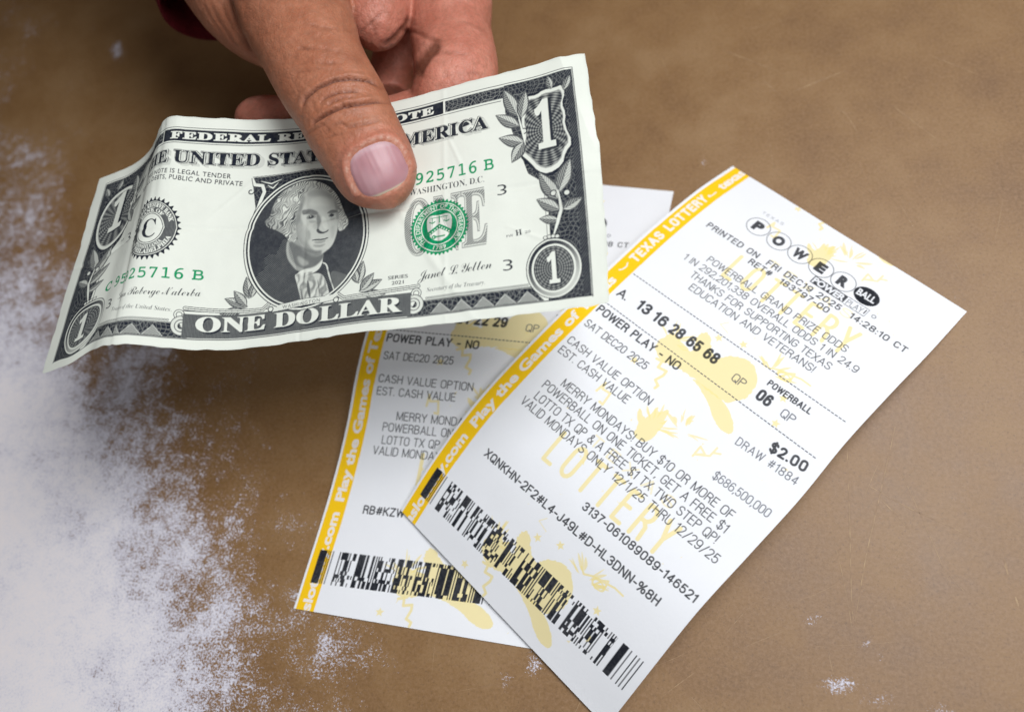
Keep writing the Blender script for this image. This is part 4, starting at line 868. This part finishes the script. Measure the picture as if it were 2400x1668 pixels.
# nail bed: flat field with a rim
NC = np.array([1467., 1068.]); ax_ = np.array([.42, .907]); ay_ = np.array([.907, -.42])
na = (hx - NC[0]) * ax_[0] + (hy - NC[1]) * ax_[1]; nb = (hx - NC[0]) * ay_[0] + (hy - NC[1]) * ay_[1]
def nail_r(u, v): return (np.abs(u / np.where(u < 0, 182, 150)) ** 2.6 + np.abs(v / 186) ** 2.9) ** (1 / 2.7)
nr = nail_r(na, nb)
nz_ = is_thumb & (nr < 1.6)
disp[nz_] += (-.55 * np.exp(-np.clip(nr - .90, 0, 9) ** 2 / .006) + .50 * np.exp(-((nr - 1.13) / .11) ** 2) * np.where(na > 90, .1, 1.0))[nz_]
HV = HV + HN * disp[:, None]
hme.vertices.foreach_set('co', (HV * MM).astype(np.float32).ravel()); hme.update()
# skin colour: palm side of the fingers is pinker than the back of the thumb
pale = np.exp(-((nr - 1.04) / .035) ** 2) * is_thumb * np.where(na > 60, .3, 1.0) * np.clip(.45 + .9 * sc(56, 22) + .5 * sc(57, 9), 0, 1)
pink = np.clip((hx - 1280) / 60, 0, 1) * (~is_thumb); pink = np.maximum(pink, np.where((hx < 900) & (hy > 560) & ~is_thumb, 1.0, 0))
pink = np.maximum(pink, .55 * np.exp(-((nr - 1.15) / .3) ** 2) * is_thumb); pink = np.maximum(pink, .4 * np.exp(-((hx - 1500) / 190) ** 2 - ((hy - 1290) / 90) ** 2) * is_thumb)
crease_shade = np.clip((-disp - .05) / .5, 0, 1) * facing * (nr > 1.3)  # crease shade, painted into the skin colour by dent depth
at = hme.attributes.new('pink', 'FLOAT', 'POINT'); at.data.foreach_set('value', pink.astype(np.float32)); at = hme.attributes.new('pale', 'FLOAT', 'POINT'); at.data.foreach_set('value', pale.astype(np.float32)); at = hme.attributes.new('crease_shade', 'FLOAT', 'POINT'); at.data.foreach_set('value', crease_shade.astype(np.float32))

def skin_material():
    k = NT('skin'); co = k.n('ShaderNodeTexCoord').outputs['Object']
    pk = k.n('ShaderNodeAttribute', attribute_name='pink').outputs['Fac']; fo = k.n('ShaderNodeAttribute', attribute_name='crease_shade').outputs['Fac']
    n1 = k.noise(95, 6, 0.68, co); n2 = k.noise(650, 4, 0.7, co)
    tan = k.ramp(n1, [(0.30, (0.325, 0.112, 0.058)), (0.52, (0.415, 0.158, 0.086)), (0.72, (0.495, 0.212, 0.128))])
    pnk = k.ramp(n1, [(0.30, (0.44, 0.140, 0.090)), (0.52, (0.545, 0.200, 0.138)), (0.72, (0.63, 0.275, 0.200))])
    c = k.mix(pk, tan, pnk)
    c = k.mix(k.math('MULTIPLY', k.math('SUBTRACT', n2, 0.42, True), 1.6, True), c, (0.27, 0.125, 0.075, 1))
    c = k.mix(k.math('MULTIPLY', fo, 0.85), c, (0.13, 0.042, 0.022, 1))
    c = k.mix(k.math('MULTIPLY', k.n('ShaderNodeAttribute', attribute_name='pale').outputs['Fac'], 0.5), c, (0.66, 0.48, 0.38, 1))
    k.l(c, k.b.inputs['Base Color'])
    k.b.inputs['Subsurface Weight'].default_value = 0.13; k.b.inputs['Subsurface Radius'].default_value = (1.0, 0.35, 0.2); k.b.inputs['Subsurface Scale'].default_value = 0.0016
    k.b.inputs['Roughness'].default_value = 0.48; k.b.inputs['Specular IOR Level'].default_value = 0.42
    vo = k.n('ShaderNodeTexVoronoi', feature='DISTANCE_TO_EDGE'); vo.inputs['Scale'].default_value = 1350; k.l(co, vo.inputs['Vector'])
    wv = k.n('ShaderNodeTexVoronoi', feature='DISTANCE_TO_EDGE'); wv.inputs['Scale'].default_value = 620; k.l(co, wv.inputs['Vector'])
    h_ = k.math('ADD', k.math('MULTIPLY', k.math('MULTIPLY', vo.outputs[0], 4.0, True), 0.6), k.math('ADD', k.math('MULTIPLY', k.math('MULTIPLY', wv.outputs[0], 4.0, True), 0.7), k.math('MULTIPLY', n2, 0.5)))
    k.bump(h_, 0.36, 0.00022)
    return k.m
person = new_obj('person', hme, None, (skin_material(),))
hme.polygons.foreach_set('use_smooth', np.ones(len(hme.polygons), bool))
tag(person, 'bare hand in a dark red sleeve pinching the banknote, thumb on top and fingers underneath', 'person')

# thumbnail: a curved plate sitting in its bed
bvh = BVHTree.FromObject(person, bpy.context.evaluated_depsgraph_get())
gu = np.linspace(-1, 1, 56); NVv, NU, ok = [], [], []
for iu in gu:
    for iv in gu:
        r_ = (abs(iu) ** 2.7 + abs(iv) ** 2.9) ** (1 / 2.8); mxx = max(abs(iu), abs(iv)); s_ = mxx / r_ if r_ > 0 else 1    # square -> superellipse
        u_, v_ = iu * s_ * (182 if iu < 0 else 150), iv * s_ * 186
        p = NC + ax_ * u_ + ay_ * v_; w0 = ray_pt(340 + p[0] / 2.671, p[1] / 2.671, 0) * MM; o_ = Vector(CAMP * MM); d_ = (Vector(w0) - o_).normalized()
        hit = bvh.ray_cast(o_, d_)[0]; NVv.append(np.array(hit) / MM); NU.append((u_, v_, mxx))
NVv = np.array(NVv); NU = np.array(NU); G = NVv.reshape(56, 56, 3)
# fit a smooth shell through the bed so that the plate carries no skin relief
uu, vv = NU[:, 0] / 180, NU[:, 1] / 186; Bs = np.stack([np.ones_like(uu), uu, vv, uu**2, uu*vv, vv**2, uu*vv**2, vv**4, uu**2*vv**2, uu**3], 1)
dirs = NVv - CAMP; dist = np.linalg.norm(dirs, axis=1); dirs /= dist[:, None]; inn = NU[:, 2] < .92
co_, *_ = np.linalg.lstsq(Bs[inn], dist[inn], rcond=None); sd_ = Bs @ co_
lift = .42 - .75 * np.clip((NU[:, 2] - .86) / .14, 0, 1) ** 1.5 * np.where(NU[:, 0] > 40, .35, 1)
rid = .018 * np.sin(NU[:, 1] * .16 + 1.5 * vnoise(NU[:, 1] + 500, NU[:, 0] * .1 + 500, 8, 30))
NV2 = CAMP + dirs * (sd_ - lift - rid)[:, None]
idx = np.arange(56 * 56).reshape(56, 56); NF = np.stack([idx[:-1, :-1], idx[:-1, 1:], idx[1:, 1:], idx[1:, :-1]], -1).reshape(-1, 4)
u_n = NU[:, 0] / np.where(NU[:, 0] < 0, 182, 150); ncol = np.empty((len(NV2), 3)); ncol[:] = (0.45, 0.235, 0.255)
ncol += (vnoise(NU[:, 0] + 500, NU[:, 1] + 500, 9, 60) * .03)[:, None]
arc = u_n - .86 + .10 * (NU[:, 1] / 186) ** 2 + .02 * vnoise(NU[:, 1] + 500, 0 * NU[:, 1], 12, 40)
k_ = np.clip(arc / .05, 0, 1)[:, None]; ncol = ncol * (1 - k_) + np.array((.66, .56, .42)) * k_
k_ = np.clip((-u_n - .70 + .25 * (NU[:, 1] / 186) ** 2) / .25, 0, 1)[:, None] * .6; ncol = ncol * (1 - k_) + np.array((.66, .52, .55)) * k_  # pale lunula, with the nail's soft highlight put into its colour
nme = mesh_np('nail', NV2, NF, ncol)
kn = NT('fingernail'); kn.l(kn.n('ShaderNodeAttribute', attribute_name='print').outputs['Color'], kn.b.inputs['Base Color']); kn.b.inputs['Roughness'].default_value = 0.40
kn.b.inputs['Subsurface Weight'].default_value = 0.12; kn.b.inputs['Subsurface Scale'].default_value = 0.001; kn.b.inputs['Specular IOR Level'].default_value = 0.5
kn.bump(kn.noise(700, 3, 0.6, kn.n('ShaderNodeTexCoord').outputs['Object']), 0.05, 0.0002)
nail = new_obj('nail', nme, person, (kn.m,))

# sleeve cuff and forearm cloth
def sleeve():
    st = [(590,-75,50,735), (555,-160,51,745), (490,-310,54,755)]
    C = np.array([hp(x, y, z) for x, y, z, r in st] + [(-170, 262, 88), (-184, 284, 150), (-212, 318, 260), (-262, 372, 400)]); Rm = np.array([r / 2.671 * .098 for *_, r in st] + [32, 38, 46, 58])  # unseen forearm stations, shaped to rise and shade the far left corner
    n = len(C); s = np.r_[0, np.cumsum(np.linalg.norm(np.diff(C, axis=0), axis=1))]; t = np.linspace(0, s[-1], 60)
    P = spl(s, C, t); r = spl(s, Rm[:, None], t)[:, 0]; T = np.gradient(P, axis=0); T /= np.linalg.norm(T, axis=1)[:, None]
    view = np.array([0, 0, 1.0]); sd = np.cross(T, view); sd /= np.linalg.norm(sd, axis=1)[:, None]; nn = np.cross(sd, T)
    ns = 72; a_ = np.linspace(0, 2 * math.pi, ns, endpoint=False); rings = []
    for lay in (0, 1):
        rr = r[:, None] * (1 + .03 * vnoise(t[:, None] + 0 * a_, 9 * np.cos(a_)[None] + 40 + 0 * t[:, None], 61, 9)) - (1.6 if lay else 0) + (.5 * np.exp(-((t - 1.5) / 2) ** 2) - 1.0 * np.exp(-(t / .7) ** 2) * (-1 if lay else 1) * .5)[:, None]
        V = P[:, None] + rr[..., None] * (np.cos(a_)[None, :, None] * sd[:, None] + .82 * np.sin(a_)[None, :, None] * nn[:, None]); rings.append(V)
    out, inn_ = rings; Vv = np.concatenate([inn_[::-1].reshape(-1, 3), out.reshape(-1, 3)]); m = 120; i = np.arange(ns)
    F = np.concatenate([np.stack([k * ns + i, k * ns + (i + 1) % ns, (k + 1) * ns + (i + 1) % ns, (k + 1) * ns + i], -1) for k in range(m - 1)])
    return mesh_np('sleeve', Vv, F)
ks = NT('dark red cloth'); cs = ks.n('ShaderNodeTexCoord').outputs['Object']
ks.l(ks.ramp(ks.noise(900, 3, 0.6, cs), [(0.3, (0.050, 0.004, 0.006)), (0.7, (0.110, 0.010, 0.014))]), ks.b.inputs['Base Color']); ks.b.inputs['Roughness'].default_value = 0.95
ks.b.inputs['Specular IOR Level'].default_value = 0.1
ks.bump(ks.noise(1800, 2, 0.5, cs), 0.5, 0.0004)
new_obj('sleeve', sleeve(), person, (ks.m,))
# the wearer's jacket, unseen and added beyond the far left corner to block light
def shade_torso():
    cz = np.linspace(-250, 560, 40); a_ = np.linspace(0, 2 * math.pi, 64, endpoint=False); ctr = np.array([-375., 470.]); d = np.array([.55, -.83]); e = np.array([.83, .55])
    prof = 1 + .08 * np.sin((cz + 250) / 810 * math.pi)
    V = np.array([[*(ctr + e * 210 * p * math.cos(q) + d * 125 * p * math.sin(q) * (1 + .04 * math.sin(5 * q + z / 60))), z] for z, p in zip(cz, prof) for q in a_]); i = np.arange(64)
    F = np.concatenate([np.stack([k * 64 + i, k * 64 + (i + 1) % 64, (k + 1) * 64 + (i + 1) % 64, (k + 1) * 64 + i], -1) for k in range(39)])
    return mesh_np('shade_torso', V, F)
new_obj('shade_torso', shade_torso(), person, (ks.m,))
